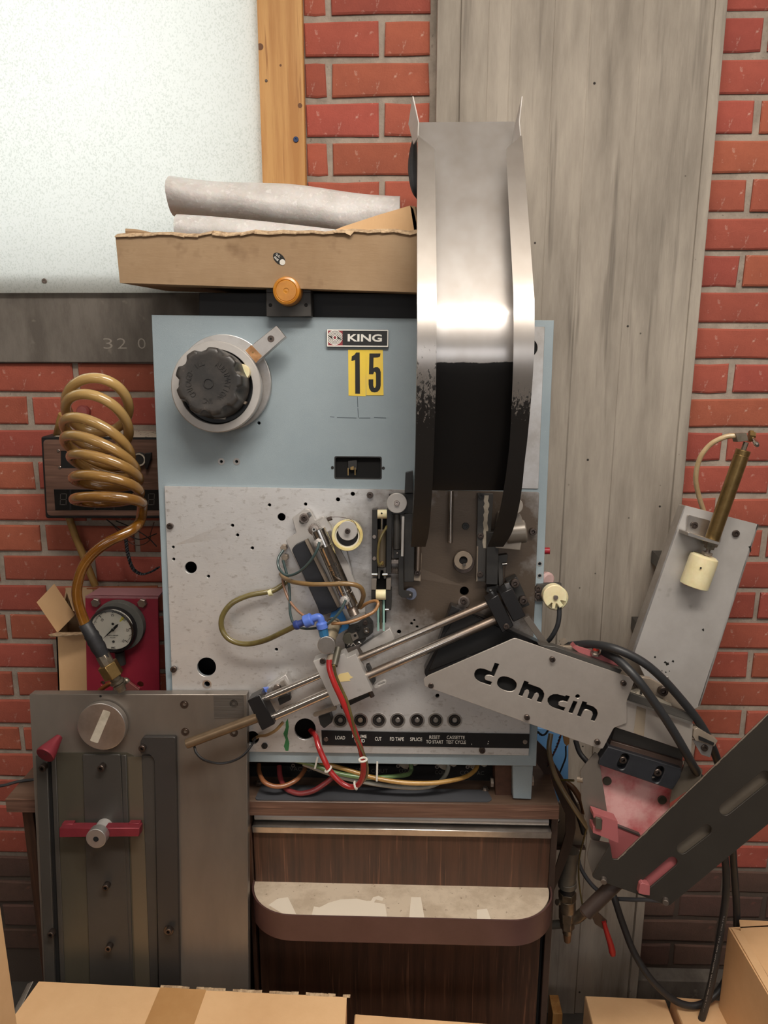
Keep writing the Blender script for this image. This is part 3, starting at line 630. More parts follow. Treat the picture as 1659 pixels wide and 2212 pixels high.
# scalloped knob with concave thumb dents
cf = S.at(450, 824, .094); kf = S.px(450, 824, .094); cb = S.at(463, 830, .062)
g = G(); rows = []; n = 180
for j, (rr, h) in enumerate([(76, -.040), (76, -.030), (76, -.020), (75.5, -.012), (74.5, -.006), (73, -.002), (70, 0), (62, .0005), (54, 0), (40, -.0003), (20, -.0003)]):
    row = []
    for i in range(n):
        t = 2*math.pi*i/n; ph = (t-R(22))*9/(2*math.pi); d = abs(ph-round(ph))*2  # 0 at dent
        dent = max(0, 1-(d/.62)**2)**1.2; dr = dent*14*max(0, 1-abs(j-4.2)/4.2) if j < 8 else 0
        r_ = (rr-dr)*kf; x = S.e1*math.cos(t)+S.e2*math.sin(t)
        row.append(cf+x*r_+S.n*h+(cb-cf-S.n*((cb-cf).dot(S.n)))*max(0, -h/.040))
    rows.append(row)
vs = [p for r_ in rows for p in r_]; fs = []
for j in range(len(rows)-1):
    for i in range(n): fs.append((j*n+i, j*n+(i+1) % n, (j+1)*n+(i+1) % n, (j+1)*n+i))
fs.append(tuple((len(rows)-1)*n+i for i in range(n)))
kn = put('knob', g.add(vs, fs), MT['knob'], hub, label='black ribbed phenolic knob with raised lettering', sharp=60)
KP = Plane(cf+S.n*.0003, S.n)
def arc(s_, a0, step, r_, h=15):
    for i, ch in enumerate(s_):
        if ch == ' ': continue
        a = R(a0+i*step); u = 450+r_*math.cos(a); v = 824+r_*math.sin(a)
        put('letter', text(KP, ch, u, v, -.0002, h if ch not in ',.' else 3, {'I': 1.8, ',': 1.5, 'L': 5.5, 'M': 9.5}.get(ch, 7.6), math.degrees(a)+90, .0009, -.01), MT['knob'], kn)
arc('AUDIMATION', -62, 12.6, 42, 12); arc(', INC', 62, 9.5, 42, 11); arc('CHICAGO, ILL', 138, 10.6, 43, 12)
put('boss', ring(S, 450, 828, .0955, 11, 9.5, .001, 24), MT['knob'], kn)
# white bits and clips under the knob
put('white_roller', disc(S, 521, 804, .063, 18, .012, 28), MT['cream'], hub); put('white_pad', pr(S, [(447, 895), (486, 894), (486, 906), (462, 905)], .048, .012), MT['whitep'], hub, bev=.0005)
for q in ([(461, 753), (476, 754), (475, 762), (460, 761)], [(520, 865), (533, 868), (530, 874), (519, 870)], [(395, 868), (402, 858), (398, 852), (391, 856)]): put('clip', pr(S, q, .058, .008), MT['dirty'], hub, bev=.0005)
# arm block
arm = put('index_arm', pr(S, [(530, 757), (597, 703), (617, 727), (553, 784)], .044, .016), MT['paleplate' if 0 else 'alu_b'], hub, label='bright metal index arm', bev=.0006)
put('brown_mark', pr(S, [(530, 757), (543, 745), (566, 769), (553, 784)], .0443, .0003), mk('worn_brown', '8A6038', .5, col2='B98A5C', sc_=70), arm)
put('hole', disc(S, 585, 732, .0444, 7.5, .0005, 20), MT['scrm'], arm); put('pin', disc(S, 585, 732, .0447, 2, .0005, 12), MT['void'], arm); put('pin', disc(S, 546, 761, .0447, 2, .0005, 12), MT['brass'], arm)

# ---------------------------------------------------------------- badge and number stickers
bd = put('maker_badge', pr(S, [(705, 712), (839, 712), (839, 749), (706, 748)], .000, .006), MT['black'], mc, label='black and red badge reading KING')
wt = MT['white']
fo = [(706, 711.5), (839, 712.5), (838.5, 749.5), (706.5, 748.5)]; fi = [(708.5, 714), (836.8, 715), (836.5, 747), (708.8, 746)]
put('border', plate(S, rnd(fo, 1), .0006, .0008, [fi], .0001), wt, bd)
put('logo_field', pr(S, [(708.8, 714.2), (740, 714.4), (740, 746.4), (709, 746.2)], .0002, .0003), MT['redlogo'], bd)
lc = (723.3, 729.2)
def rs(a0, a1, r0, r1, n=18): return [(lc[0]+r1*math.cos(R(a0+(a1-a0)*i/n)), lc[1]+r1*math.sin(R(a0+(a1-a0)*i/n))) for i in range(n+1)]+[(lc[0]+r0*math.cos(R(a1-(a1-a0)*i/n)), lc[1]+r0*math.sin(R(a1-(a1-a0)*i/n))) for i in range(n+1)]
put('logo_disc', disc(S, lc[0], lc[1], .0003, 15.9, .0002, 40), MT['ink'], bd)
lgm = None
for r_ in (7.3, 10.1, 12.7, 15.3):
    put('logo_line', plate(S, rs(200, 315, r_-.8, r_+.8), .0006, .0003, bev=.00002), wt, bd)
    put('logo_line', plate(S, rs(20, 135, r_-.8, r_+.8), .0006, .0003, bev=.00002), wt, bd)
    # straight tails leaving at 45 degrees
    for sgn in (1, -1):
        ca, sa = math.cos(R(-45)), math.sin(R(-45)); p = (lc[0]+sgn*r_*ca, lc[1]+sgn*r_*sa); q = (739.6 if sgn > 0 else 709.2)
        t = (q-p[0]); p2 = (q, p[1]+t*.84)
        nx, ny = .55, -.6
        if abs(t) > 1: put('logo_line', plate(S, [(p[0]+nx, p[1]+ny), (p2[0], p2[1]-1), (p2[0], p2[1]+.8), (p[0]-nx, p[1]-ny)], .0006, .0003, bev=.00002), wt, bd)
put('logo_line', ring(S, lc[0], lc[1], .0006, 5.3, 3.2, .0003, 30), wt, bd); put('logo_dot', disc(S, lc[0], lc[1], .0005, 2.6, .0002, 20), MT['redlogo'], bd)
put('lettering', text(S, 'KING', 788, 730, .0002, 16, 74, .7, .0006, .028), wt, bd)
n1 = put('number_sticker', plate(S, [(752, 755.5), (790.5, 755.5), (790, 856), (753, 854.5)], BL+.0006, .0006, bev=.00005), MT['yellow'], mc, label='yellow sticker with digit 1')
put('digit', plate(S, [(769.5, 761.3), (777, 761.3), (777.6, 850.5), (767.3, 850.3), (767, 777.5), (761.5, 779.5), (759, 779.5), (760, 769.5), (765, 767)], BL+.0009, .0003, bev=.00003), MT['ink'], n1)
n2_ = put('number_sticker', plate(S, [(790, 755.5), (827, 755.5), (828.5, 854), (791, 854)], BL+.0008, .0006, bev=.00005), MT['yellow'], mc, label='yellow sticker with digit 5')
put('digit', plate(S, [(798, 763.5), (822, 763.5), (821, 770), (817, 772), (807, 772.5), (806.5, 795), (811, 793), (816, 793), (820.5, 797), (822.5, 804), (822.5, 832), (821, 840), (816, 846), (809, 847.5), (802, 846), (797.5, 839), (796.2, 830), (796.2, 819.5), (806.3, 819.3), (806.3, 833), (808, 837.5), (810.5, 837.5), (812.2, 833), (812, 806), (810, 803), (808, 803.5), (806, 808.5), (797, 808.5)], BL+.0011, .0003, bev=.00003), MT['ink'], n2_)

# ---------------------------------------------------------------- push buttons and legend strip
for i, x in enumerate((735, 778, 818, 859, 901, 941, 982)):
    b_ = put('push_button', ring(S, x, 1556, .0008, 16.5, 13, .002), MT['alu_b'], mc, label='sunken round push button')
    put('bezel', ring(S, x, 1556, -.002, 13.2, 8.2, .004), MT['black'], b_); put('bezel', ring(S, x, 1556, .000, 10.6, 9, .004), MT['scrm'], b_)
    put('cap', disc(S, x, 1556, -.003, 8.4, .006, 24), MT['void'] if 0 else MT['dark'], b_); put('cap_top', disc(S, x+.3, 1556, -.001, 5.6, .004, 24), MT['alu_b'] if i not in (1,) else MT['dirty'], b_)
ls = put('legend_strip', plate(S, [(694, 1578), (1144, 1586), (1143, 1617), (696, 1610)], .0022, .0022), MT['blacks'], mc, label='black legend strip with white lettering')
for s_, u, v, h, w_ in [('LOAD', 735, 1593.5, 8, 21), ('RESUME', 776.5, 1590.5, 7.5, 31), ('WIND', 776.5, 1600, 7.5, 23), ('CUT', 817, 1596, 8, 14), ('FD TAPE', 857.5, 1596.5, 8, 30), ('SPLICE', 899, 1597, 8, 26), ('RESET', 939, 1592.5, 7.5, 23), ('TO START', 939, 1602.5, 7.5, 37), ('CASSETTE', 984.5, 1593, 7.5, 39), ('TEST CYCLE', 985, 1603, 7.5, 43)]:
    put('lettering', text(S, s_, u, v, .0022, h, w_, 1, .00015, .004), wt, ls)
put('lettering', text(S, ',', 1019, 1608, .0022, 3.5, 1.5, 1, .0001), wt, ls); put('lettering', text(S, ';', 1054.5, 1604.5, .0022, 8, 2.5, 12, .0001), wt, ls)
screw(mc, S, 704, 1597.5, .004, 5, .002, MT['scrs'], 'screw', .3); screw(mc, S, 1134.5, 1603, .004, 5, .002, MT['scrs'], 'screw', .3)

# ================================================================ valve bay below the deck
IB = VP(-.255)
vb = thing('valve_manifold', 'dark valve manifold with engraved legends under the machine deck', 'manifold', IB.at(800, 1700))
put('backing', G().prism([IB.at(400, 1655), IB.at(1070, 1655), IB.at(1070, 1712), IB.at(400, 1708)], (0, .03, 0)), MT['black'], vb)
put('foot_plate', G().prism([(x, y, .7425) for x, y in [(p.x, p.y) for p in [hp(*q, .7425) for q in rnd([(551, 1724), (566, 1694), (1052, 1706), (1063, 1726), (1055, 1731), (556, 1727)], 3)]]], (0, 0, -.002)), MT['rubberg'], vb)
for u, v in [(560, 1693), (1048, 1705)]: put('hex_screw', G().lathe(hp(u, v, .7425), (0, 0, 1), [(.0075, 0), (.0075, .001), (.005, .0012), (.0048, .005), (.0001, .005)], 6), MT['scrs'], vb)
for s_, u, v, w_ in [('VACB', 643, 1661, 34), ('OK', 671, 1662, 17), ('SP', 775, 1663, 14), ('COUT', 820, 1665, 36), ('COU', 872, 1665, 20), ('COU', 951, 1668, 22), ('CO', 1003, 1669, 18), ('AC', 1038, 1670, 15)]:
    put('lettering', text(IB, s_, u, v, .0003, 9, w_, 0, .0003, -.012), mk('engraved_grey', '6E6A66', .7) if 'eg' not in MT else MT['eg'], vb)
IBf = VP(-.262)
for i, (u, v) in enumerate([(878, 1640), (962, 1642), (1028, 1642), (765, 1640)]):
    q = [(u-22, v-8), (u+22, v-8), (u+19, v+8), (u+24, v+12), (u+18, v+15), (u+8, v+10), (u+2, v+22), (u-6, v+20), (u-18, v+12), (u-20, v+2)] if i < 3 else [(u-30, v-6), (u-2, v-6), (u-4, v+4), (u-22, v+9)]
    vp_ = put('valve_cover', G().prism([IBf.at(*p) for p in q], (0, .003, 0)), MT['paleplate'], vb, label='cream coloured valve cover plate')
    put('eyelet', ring(IBf, u-18 if i < 3 else u-2, v+15 if i < 3 else v+3, .002, 4.2, 2.3, .002, 20), MT['scrs'], vb)
put('eyelet', ring(IBf, 633, 1654, .002, 4.2, 2.3, .002, 20), MT['scrs'], vb)

# ================================================================ tubes
def tubes(name, label, pts, rpx, m, cat='tube', group=None, pl=S, n=12, per=8, parent=None):
    P_ = [pl.at(u, v, o) for u, v, o in pts]; k = pl.px(pts[0][0], pts[0][1], pts[0][2])
    g = G().tube(P_, rpx*k, n, per)
    if parent: return put(name, g, m, parent, label)
    return solo(name, g, m, label, cat, group)
W = VP(0)   # for tubes given with absolute depth: offset = distance in front of the wall
def wt_(name, label, pts, rpx, m, **k): return tubes(name, label, pts, rpx, m, pl=W, **k)
redt = wt_('red_tube', 'bright red plastic tube looping from the slide block down into the round hole', [(711, 1425, .392), (712, 1445, .397), (722, 1475, .402), (738, 1510, .406), (755, 1550, .41), (770, 1590, .41), (782, 1630, .405), (785, 1665, .40), (778, 1690, .396), (762, 1700, .392), (740, 1693, .388), (715, 1668, .383), (700, 1640, .378), (688, 1612, .368), (682, 1590, .35), (672, 1578, .31)], 6.6, MT['red'], n=14)
for u, v, a in [(784, 1641, -8), (768, 1697, 60), (709, 1662, 50)]:
    k = W.px(u, v, .41); c = W.at(u, v, .425 if u > 780 else .40 if u > 750 else .385)
    d = (V((math.sin(R(a)), 0, math.cos(R(a)))) if 1 else None)
    rr = 8.2*k; pts = []
    d = {784: V((-.1, 0, 1)), 768: V((.95, 0, .3)), 709: V((-.62, 0, .78))}[u].normalized(); s1 = d.cross(V((0, 1, 0))).normalized(); s2 = V((0, 1, 0))
    put('cable_tie', G().tube([c+(s1*math.cos(2*math.pi*i/16)+s2*math.sin(2*math.pi*i/16))*rr for i in range(17)], .0018, 6, smooth=False), MT['whitep'], redt, label='white cable tie')
wt_('olive_tube', 'thin olive tube running beside the bright red tube', [(721, 1437, .445), (726, 1460, .44), (738, 1488, .44), (750, 1515, .44), (760, 1550, .435), (768, 1585, .43), (778, 1610, .42), (790, 1640, .405), (794, 1665, .39), (788, 1684, .385), (776, 1694, .38)], 3.2, MT['olive'])
gp = 'tubes in the bay under the deck'
wt_('brown_tube', 'orange-brown tube forming the leftmost loop under the deck', [(559, 1652, .28), (560, 1668, .30), (570, 1688, .32), (590, 1698, .325), (615, 1697, .32), (640, 1685, .31), (655, 1668, .29), (661, 1655, .27)], 5, MT['salmon'], group=gp)
wt_('red_tube', 'dark red tube sagging lowest in the bay under the deck', [(603, 1655, .27), (606, 1680, .29), (618, 1703, .31), (645, 1714, .32), (675, 1709, .32), (700, 1694, .315), (718, 1679, .31), (730, 1665, .29)], 5.6, MT['redd'], group=gp)
wt_('green_tube', 'green translucent tube crossing the bay under the deck', [(612, 1637, .29), (640, 1643, .31), (680, 1653, .32), (720, 1668, .325), (765, 1677, .325), (810, 1680, .32), (850, 1677, .31), (880, 1673, .295), (888, 1664, .275), (887, 1648, .27)], 5, MT['green'], group=gp)
wt_('clear_tube', 'milky grey tube sagging below the green tube', [(655, 1650, .30), (720, 1674, .31), (780, 1688, .318), (840, 1698, .32), (900, 1702, .318), (940, 1695, .31), (960, 1678, .29), (968, 1660, .275), (967, 1648, .27)], 4.8, MT['clear'], group=gp)
wt_('amber_tube', 'amber tube ending at the rightmost valve under the deck', [(690, 1647, .31), (740, 1660, .32), (800, 1678, .325), (850, 1688, .328), (900, 1692, .328), (950, 1690, .32), (1000, 1680, .305), (1025, 1665, .285), (1033, 1648, .27)], 5, MT['amber'], group=gp)
for (u, v, dx, L_) in [(686, 1644, -6, 34), (815, 1660, -1, 56)]:
    q = W.at(u, v, .325); solo('cable_tie', G().prism([W.at(u-2, v-L_/2*.5, .333), W.at(u+2, v-L_/2*.5, .333), W.at(u+dx+2, v+L_/2, .334), W.at(u+dx-2, v+L_/2, .334)], (0, .0015, 0)), MT['whitep'], 'white cable tie strap on the %s under the deck' % ('green tube near its left end' if u < 700 else 'crossing tubes at mid bay'), 'cable tie')
# ================================================================ curved cassette chute
def wear_reflection(name, top, bot, z0, z1, rough_t, rough_b, sharpn=1.0, metal=.9, scl=70, fine=260):
    m = bpy.data.materials.new(name); m.use_nodes = True; N = m.node_tree.nodes; L = m.node_tree.links; b = N['Principled BSDF']
    ge = N.new('ShaderNodeTexCoord'); sp = N.new('ShaderNodeSeparateXYZ'); L.new(ge.outputs['Object'], sp.inputs[0])
    mr = N.new('ShaderNodeMapRange'); mr.inputs['From Min'].default_value = z0; mr.inputs['From Max'].default_value = z1; L.new(sp.outputs['Z'], mr.inputs['Value'])
    n = N.new('ShaderNodeTexNoise'); n.inputs['Scale'].default_value = scl; n.inputs['Detail'].default_value = 8; n.inputs['Roughness'].default_value = .75
    mp = N.new('ShaderNodeMapping'); mp.inputs['Scale'].default_value = (1, 1, .4); L.new(ge.outputs['Object'], mp.inputs[0]); L.new(mp.outputs[0], n.inputs['Vector'])
    a = N.new('ShaderNodeMath'); a.operation = 'MULTIPLY_ADD'; a.inputs[1].default_value = 2.2*sharpn; a.inputs[2].default_value = -1.1*sharpn; L.new(n.outputs['Fac'], a.inputs[0])
    s = N.new('ShaderNodeMath'); s.operation = 'ADD'; L.new(mr.outputs['Result'], s.inputs[0]); L.new(a.outputs[0], s.inputs[1])
    r = N.new('ShaderNodeMapRange'); r.inputs['From Min'].default_value = .46; r.inputs['From Max'].default_value = .54; L.new(s.outputs[0], r.inputs['Value'])
    f2 = N.new('ShaderNodeTexNoise'); f2.inputs['Scale'].default_value = 30; f2.inputs['Detail'].default_value = 8; L.new(mp.outputs[0], f2.inputs['Vector'])
    c0 = N.new('ShaderNodeMix'); c0.data_type = 'RGBA'; c0.inputs[6].default_value = hexc(top); c0.inputs[7].default_value = hexc('B3AAA2'); L.new(f2.outputs['Fac'], c0.inputs['Factor'])
    c = N.new('ShaderNodeMix'); c.data_type = 'RGBA'; c.inputs[6].default_value = hexc(bot); L.new(r.outputs['Result'], c.inputs['Factor']); L.new(c0.outputs[2], c.inputs[7]); L.new(c.outputs[2], b.inputs['Base Color'])
    for nm, x, y in (('Roughness', rough_b, rough_t), ('Metallic', 0, metal)):
        q = N.new('ShaderNodeMapRange'); q.inputs['To Min'].default_value = x; q.inputs['To Max'].default_value = y; L.new(r.outputs['Result'], q.inputs['Value']); L.new(q.outputs['Result'], b.inputs[nm])
    return m
rowv = [262, 323, 450, 600, 650, 750, 850, 950, 1000, 1050, 1100, 1150, 1180]
rd = [1.205, 1.174, 1.12, 1.07, 1.058, 1.055, 1.074, 1.11, 1.13, 1.152, 1.178, 1.21, 1.232]
rL = [903, 902, 901, 901, 901, 901, 899.5, 898, 897, 895.5, 893, 890, 888]
rLi = [938, 939, 941, 943, 943, 942.5, 941, 938, 936, 934, 930.5, 926, 919]
rRi = [1089, 1093, 1099, 1107, 1109, 1109, 1106, 1101, 1096, 1089, 1080, 1066, 1053]
rR = [1123, 1128, 1138, 1149, 1152, 1152, 1146, 1137, 1131, 1126, 1118, 1104, 1086]
def itp(tab, v):
    # smooth interpolation (Catmull-Rom on irregular knots, by value)
    if v <= rowv[0]: return tab[0]+(tab[1]-tab[0])*(v-rowv[0])/(rowv[1]-rowv[0])
    for i in range(len(rowv)-1):
        if v <= rowv[i+1]:
            t = (v-rowv[i])/(rowv[i+1]-rowv[i]); h = rowv[i+1]-rowv[i]
            m0 = (tab[i+1]-tab[i-1])/(rowv[i+1]-rowv[i-1])*h if i else tab[1]-tab[0]
            m1 = (tab[i+2]-tab[i])/(rowv[i+2]-rowv[i])*h if i+2 < len(tab) else tab[i+1]-tab[i]
            return (2*t**3-3*t*t+1)*tab[i]+(t**3-2*t*t+t)*m0+(-2*t**3+3*t*t)*tab[i+1]+(t**3-t*t)*m1
    return tab[-1]
def pt(u, v, d): return CAM+ray(u, v)*d
def inward(v):
    a = pt(1020, v-6, itp(rd, v-6)); b = pt(1020, min(v+6, 1180), itp(rd, min(v+6, 1180))); t = (b-a); t.x = 0; t.normalize()
    n = V((0, -t.z, t.y)); return n if n.y > 0 else -n
zq = lambda v: pt(1020, v, itp(rd, v)).z
chute = thing('cassette_chute', 'tall curved metal cassette chute, silver above and black below, in front of the machine', 'chute', pt(1000, 1180, 1.24))
lz = chute.location.z
MT['lip'] = wear_reflection('worn_black_on_aluminium', 'D2CCC6', '1F1D1C', zq(1010), zq(650), .3, .45, .8, scl=230)
MT['lipR'] = wear_reflection('worn_black_on_aluminium_right', 'CFC9C3', '1F1D1C', zq(950), zq(770), .3, .45, .8, scl=230)
MT['cback'] = wear_reflection('chute_stainless', 'DAD7D5', '151414', zq(800), zq(770), .27, .26, .3, .75, 14)  # lower black is a dark reflection painted into the steel's colour
def backp(u, v, k=1.0): return pt(u, v, itp(rd, v))+inward(v)*(.042*k)
for nm, m_, tabA, tabB, side in (('left_lip', MT['lip'], rL, rLi, 0), ('right_lip', MT['lipR'], rRi, rR, 1)):
    rows = []
    vs_ = [295+6*i for i in range(0, 5)]+list(range(325, 1181, 9))+[1181]
    for v in vs_:
        a_, b_ = itp(tabA, v), itp(tabB, v)
        if v < 323:
            t = (v-295)/28
            if side == 0: b_ = a_+max(2, (b_-a_)*t)
            else: a_ = b_-max(2, (b_-a_)*t)
        rows.append([pt(a_+(b_-a_)*j/3, v, itp(rd, v)) for j in range(4)])
    put(nm.split('_')[1] if 0 else 'retaining_lip', G().sheet(rows, .0016), m_, chute, label='worn %s retaining lip' % ('left' if side == 0 else 'right'), sharp=50)
rows = []
for v in list(range(214, 1096, 8)):
    xl = pt(itp(rL, v), v, itp(rd, v)).x+.0006; xr = pt(itp(rR, v), v, itp(rd, v)).x-.0006
    c = backp(1020, v)
    rows.append([V((xl+(xr-xl)*j/6, c.y, c.z)) for j in range(7)])
put('back_plate', G().sheet(rows, .0015), MT['cback'], chute, label='smooth curved back plate', sharp=60)
for side, tab in ((0, rL), (1, rR)):
    rows = []
    for v in list(range(217, 1180, 9))+[1180]:
        f = pt(itp(tab, v), v, itp(rd, v)); b_ = f+inward(v)*(.042 if v < 1050 else .042-.016*(v-1050)/130)
        if v < 295: f = f.lerp(b_, (295-v)/78*.93)
        rows.append([f, f.lerp(b_, .5), b_])
    put('side_wall', G().sheet(rows, .0014), MT['lip'] if side == 0 else MT['lipR'], chute, sharp=60)
# flared ears at the top
for q, sgn in (([(903, 263), (891, 208), (882, 268), (893, 312), (902, 298)], -1), ([(1123, 262), (1129, 208), (1116, 262), (1108, 312), (1126, 297)], 1)):
    P_ = []
    dd = [1.21, 1.215, 1.24, 1.235, 1.19]
    P_ = [pt(u, v, d) for (u, v), d in zip(q, dd)]
    put('flared_ear', G().prism(P_, (-.0016*sgn, .0003, 0)), MT['alu_m'], chute, label='bent up end flap')
for u, v, r_ in [(1123, 513, 4), (1131, 662, 6), (1127, 699, 4)]:
    k = 1.06/F; c = pt(u, v, itp(rd, v)-.001); nn = -inward(v)
    random.seed(int(u)); P_ = [c+(V((1, 0, 0))*math.cos(t)+V((1, 0, 0)).cross(nn)*math.sin(t))*r_*k*random.uniform(.6, 1.2) for t in [2*math.pi*i/9 for i in range(9)]]
    put('glue_residue', G().prism(P_, nn*.0005), mk('glue%d' % u, 'B59B6B', .6), chute)
P_ = [pt(u, v, itp(rd, v)-.0012) for u, v in [(1117, 786), (1121, 776), (1128, 782), (1136, 800), (1137, 820), (1128, 833), (1114, 828)]]
put('torn_label', G().prism(P_, (0, .0004, 0)), MT['label'], chute, label='torn whitish paper label')
# black foam visible behind the left rim
solo('black_pad', G().tube([pt(897, 290, 1.28), pt(893, 330, 1.27), pt(892, 370, 1.26), pt(896, 410, 1.26), pt(903, 432, 1.27)], lambda t: .0018+.0065*math.sin(math.pi*min(1, t*1.02+.03)), 10), MT['rubber'], 'soft black pad poking out behind the left rim of the chute', 'pad')
# mounting hardware between chute and deck
put('mount_block', pr(S, [(873, 1110), (896, 1110), (894, 1257), (873, 1257)], .028, .027), MT['dark'], chute, label='black mounting block', bev=.0005)
put('mount_block', pr(S, [(1052, 1150), (1078, 1150), (1075, 1263), (1050, 1262)], .030, .029), MT['dark'], chute, label='black mounting block', bev=.0005)
put('guide_post', G().cyl(S.at(904, 1165, .016), S.at(902, 1232, .016), .0052, 18), MT['rod'], chute); put('post_foot', pr(S, [(895, 1196), (911, 1196), (909, 1256), (893, 1254)], .010, .009), MT['dirty'], chute, bev=.0005)
screw(chute, S, 902, 1238, .014, 7, .006, MT['scrm'])
rl = put('guide_channel', pr(S, [(1032, 1066), (1066, 1067), (1054, 1256), (1029, 1256)], .014, .013), MT['gun2'], chute, label='dark guide channel with worn white strip', bev=.0005)
random.seed(9); L_ = [(1047+random.uniform(-2, 1)-(v-1070)*.03, v) for v in range(1070, 1186, 6)]; R_ = [(1057+random.uniform(-3, 1)-(v-1070)*.03, v) for v in range(1184, 1068, -6)]
put('worn_strip', plate(S, L_+R_, .0145, .0005, bev=.00005), MT['label'], rl)
put('edge_line', pr(S, [(1030, 1180), (1033, 1180), (1031, 1256), (1029, 1256)], .0148, .002), MT['dirty'], rl)
for v in (1072, 1158, 1241): screw(chute, S, 1040-(v-1072)*.017, v, .017, 6.5, .004, MT['scrm'] if v > 1100 else MT['dark'])
put('upper_bracket', pr(S, [(876, 1022), (892, 1018), (892, 1062), (874, 1066)], .030, .029), MT['dark'], chute, bev=.0005)

# ================================================================ deck centre: rollers, posts, levers
o = thing('pinch_roller', 'translucent yellow-rimmed tape roller with grey steel cap', 'roller', S.at(750, 1157))
put('rim', ring(S, 750, 1157, .040, 34, 27, .014, 56), mk('clear_yellow', 'EADBA6', .25, coat=.5, col2='D8C27A', sc_=30, sss=.2), o, label='yellowed plastic rim', bev=.0008, sharp=50)
put('flange', ring(S, 750, 1157, .037, 28, 23.5, .011, 48), mk('pale_flange', 'DCD6C4', .4), o); put('hub', disc(S, 750, 1160, .032, 24, .030, 40), MT['dark'], o); put('support', pr(S, [(730, 1180), (748, 1186), (762, 1240), (752, 1256)], .012, .011), MT['alu'], o, bev=.0005)
put('cap', disc(S, 751, 1147, .046, 21, .012, 48), MT['alu_m'], o, label='brushed steel cap'); screw(o, S, 750.5, 1148, .053, 6, .007, MT['scrm'])
o = solo('guide_post', G().cyl(S.at(974.5, 1060, .018), S.at(972.5, 1173, .018), .0043, 20), MT['rod'], 'slim dark steel post standing upright under the chute opening', 'post', bev=.0004)
o = thing('spindle_hub', 'round blackened steel spindle hub on the deck below the chute', 'hub', S.at(1002, 1217))
put('barrel', disc(S, 1002, 1216, .018, 23, .017, 40), MT['scrm'], o); put('front_ring', ring(S, 1001, 1211, .024, 20, 9, .006, 40), MT['dirty'], o, bev=.0004); put('bore', disc(S, 1001, 1212, .020, 10, .002, 24), MT['void'], o)
put('nipple', G().cyl(S.at(1002, 1217, .018), S.at(1003, 1220, .030), .0028, 14), MT['chrome'], o)
o = thing('guide_disc', 'flat round steel guide disc left of the chute foot', 'knob', S.at(857, 1087))
put('disc', disc(S, 857, 1087, .036, 22, .008, 48), MT['alu_m'], o, bev=.0004); screw(o, S, 857, 1087, .040, 6, .004, MT['scrs']); put('stem', disc(S, 860, 1090, .028, 12, .027, 24), MT['dark'], o)
put('backing_block', pr(S, [(840, 1068), (894, 1066), (893, 1112), (840, 1112)], .018, .017), MT['dark'], o, bev=.0005)
# splicing block with two cream rollers
o = thing('splicer_block', 'narrow black upright splicer block with two cream rollers and glass guides', 'splicer', S.at(825, 1345))
put('side_bar', pr(S, [(804, 1101), (815.5, 1101), (815, 1240), (803, 1240)], .026, .026), MT['dark'], o, bev=.0004); put('side_bar', pr(S, [(835, 1101), (847, 1101), (845, 1240), (834, 1240)], .026, .026), MT['dark'], o, bev=.0004)
put('centre_bar', pr(S, [(815, 1110), (835, 1110), (834, 1345), (814, 1345)], .012, .012), MT['void'], o)
cb_ = put('cream_block', G().cyl(S.at(815.5, 1110.5, .030), S.at(836, 1110.5, .030), .0074, 24), MT['cream'], o, label='cream roller', bev=.0003); put('pin_hole', disc(S, 824.5, 1109, .0378, 2, .0006, 12), MT['void'], cb_)
put('plunger', G().cyl(S.at(825.5, 1119, .028), S.at(825, 1146, .028), .0020, 14), MT['chrome'], o)
put('air_cylinder', G().cyl(S.at(825, 1144, .027), S.at(824, 1224, .027), .0070, 24), mk('bronze_cylinder', '6D6252', .4, .5), o, label='small olive-bronze air cylinder', bev=.0005)
put('air_tube', G().tube([S.at(u, v, f) for u, v, f in [(835, 1137, .034), (833, 1142, .042), (824, 1158, .045), (818, 1178, .045), (816, 1205, .044), (819, 1220, .042), (825, 1216, .037)]], .0021, 10), MT['olive'], o)
put('fitting', disc(S, 825, 1217, .038, 4.5, .006, 14), MT['brass'], o)
for v in (1160, 1207): put('slotted_screw', disc(S, 808.5, v, .028, 4.4, .003, 18), MT['scrs'], o)
put('fork', pr(S, [(816, 1226), (834, 1226), (834, 1250), (829, 1250), (828, 1232), (822, 1232), (821, 1250), (816, 1250)], .030, .016), MT['gun2'], o, bev=.0004)
for u in (809, 832): put('pin', G().cyl(S.at(u-6, 1241, .029), S.at(u+5 if u > 820 else u+6, 1241, .029), .0022, 12), MT['chrome'], o)
for q in ([(802.5, 1250), (813.5, 1250), (812.5, 1274), (802, 1274)], [(834.5, 1250), (845, 1250), (844, 1274), (834, 1274)]): put('side_plate', pr(S, q, .028, .024), MT['gun'], o, bev=.0004)
for q in ([(802, 1274), (812, 1274), (812, 1296), (802, 1296)], [(833, 1274), (846, 1274), (845, 1318), (833, 1318)]): put('lower_block', pr(S, q, .026, .026), MT['dark'], o, bev=.0004)
put('cream_roller', G().cyl(S.at(812, 1284.5, .032), S.at(833.5, 1284.5, .032), .0086, 26), MT['cream'], o, label='cream roller', bev=.0003)
for u in (817, 829): put('glass_rod', pr(S, [(u-2.4, 1296), (u+2.4, 1296), (u+2, 1363), (u-2, 1363)], .028, .004), mk('green_glass%d' % u, '8FB5AC', .1, spec=.7, coat=.6), o)
put('push_rod', G().cyl(S.at(823, 1297, .028), S.at(823, 1358, .028), .0019, 12), MT['brassg'], o)
for u in (811, 836): put('pin', G().cyl(S.at(u-4, 1317, .027), S.at(u+4, 1317, .027), .0022, 12), MT['chrome'], o)
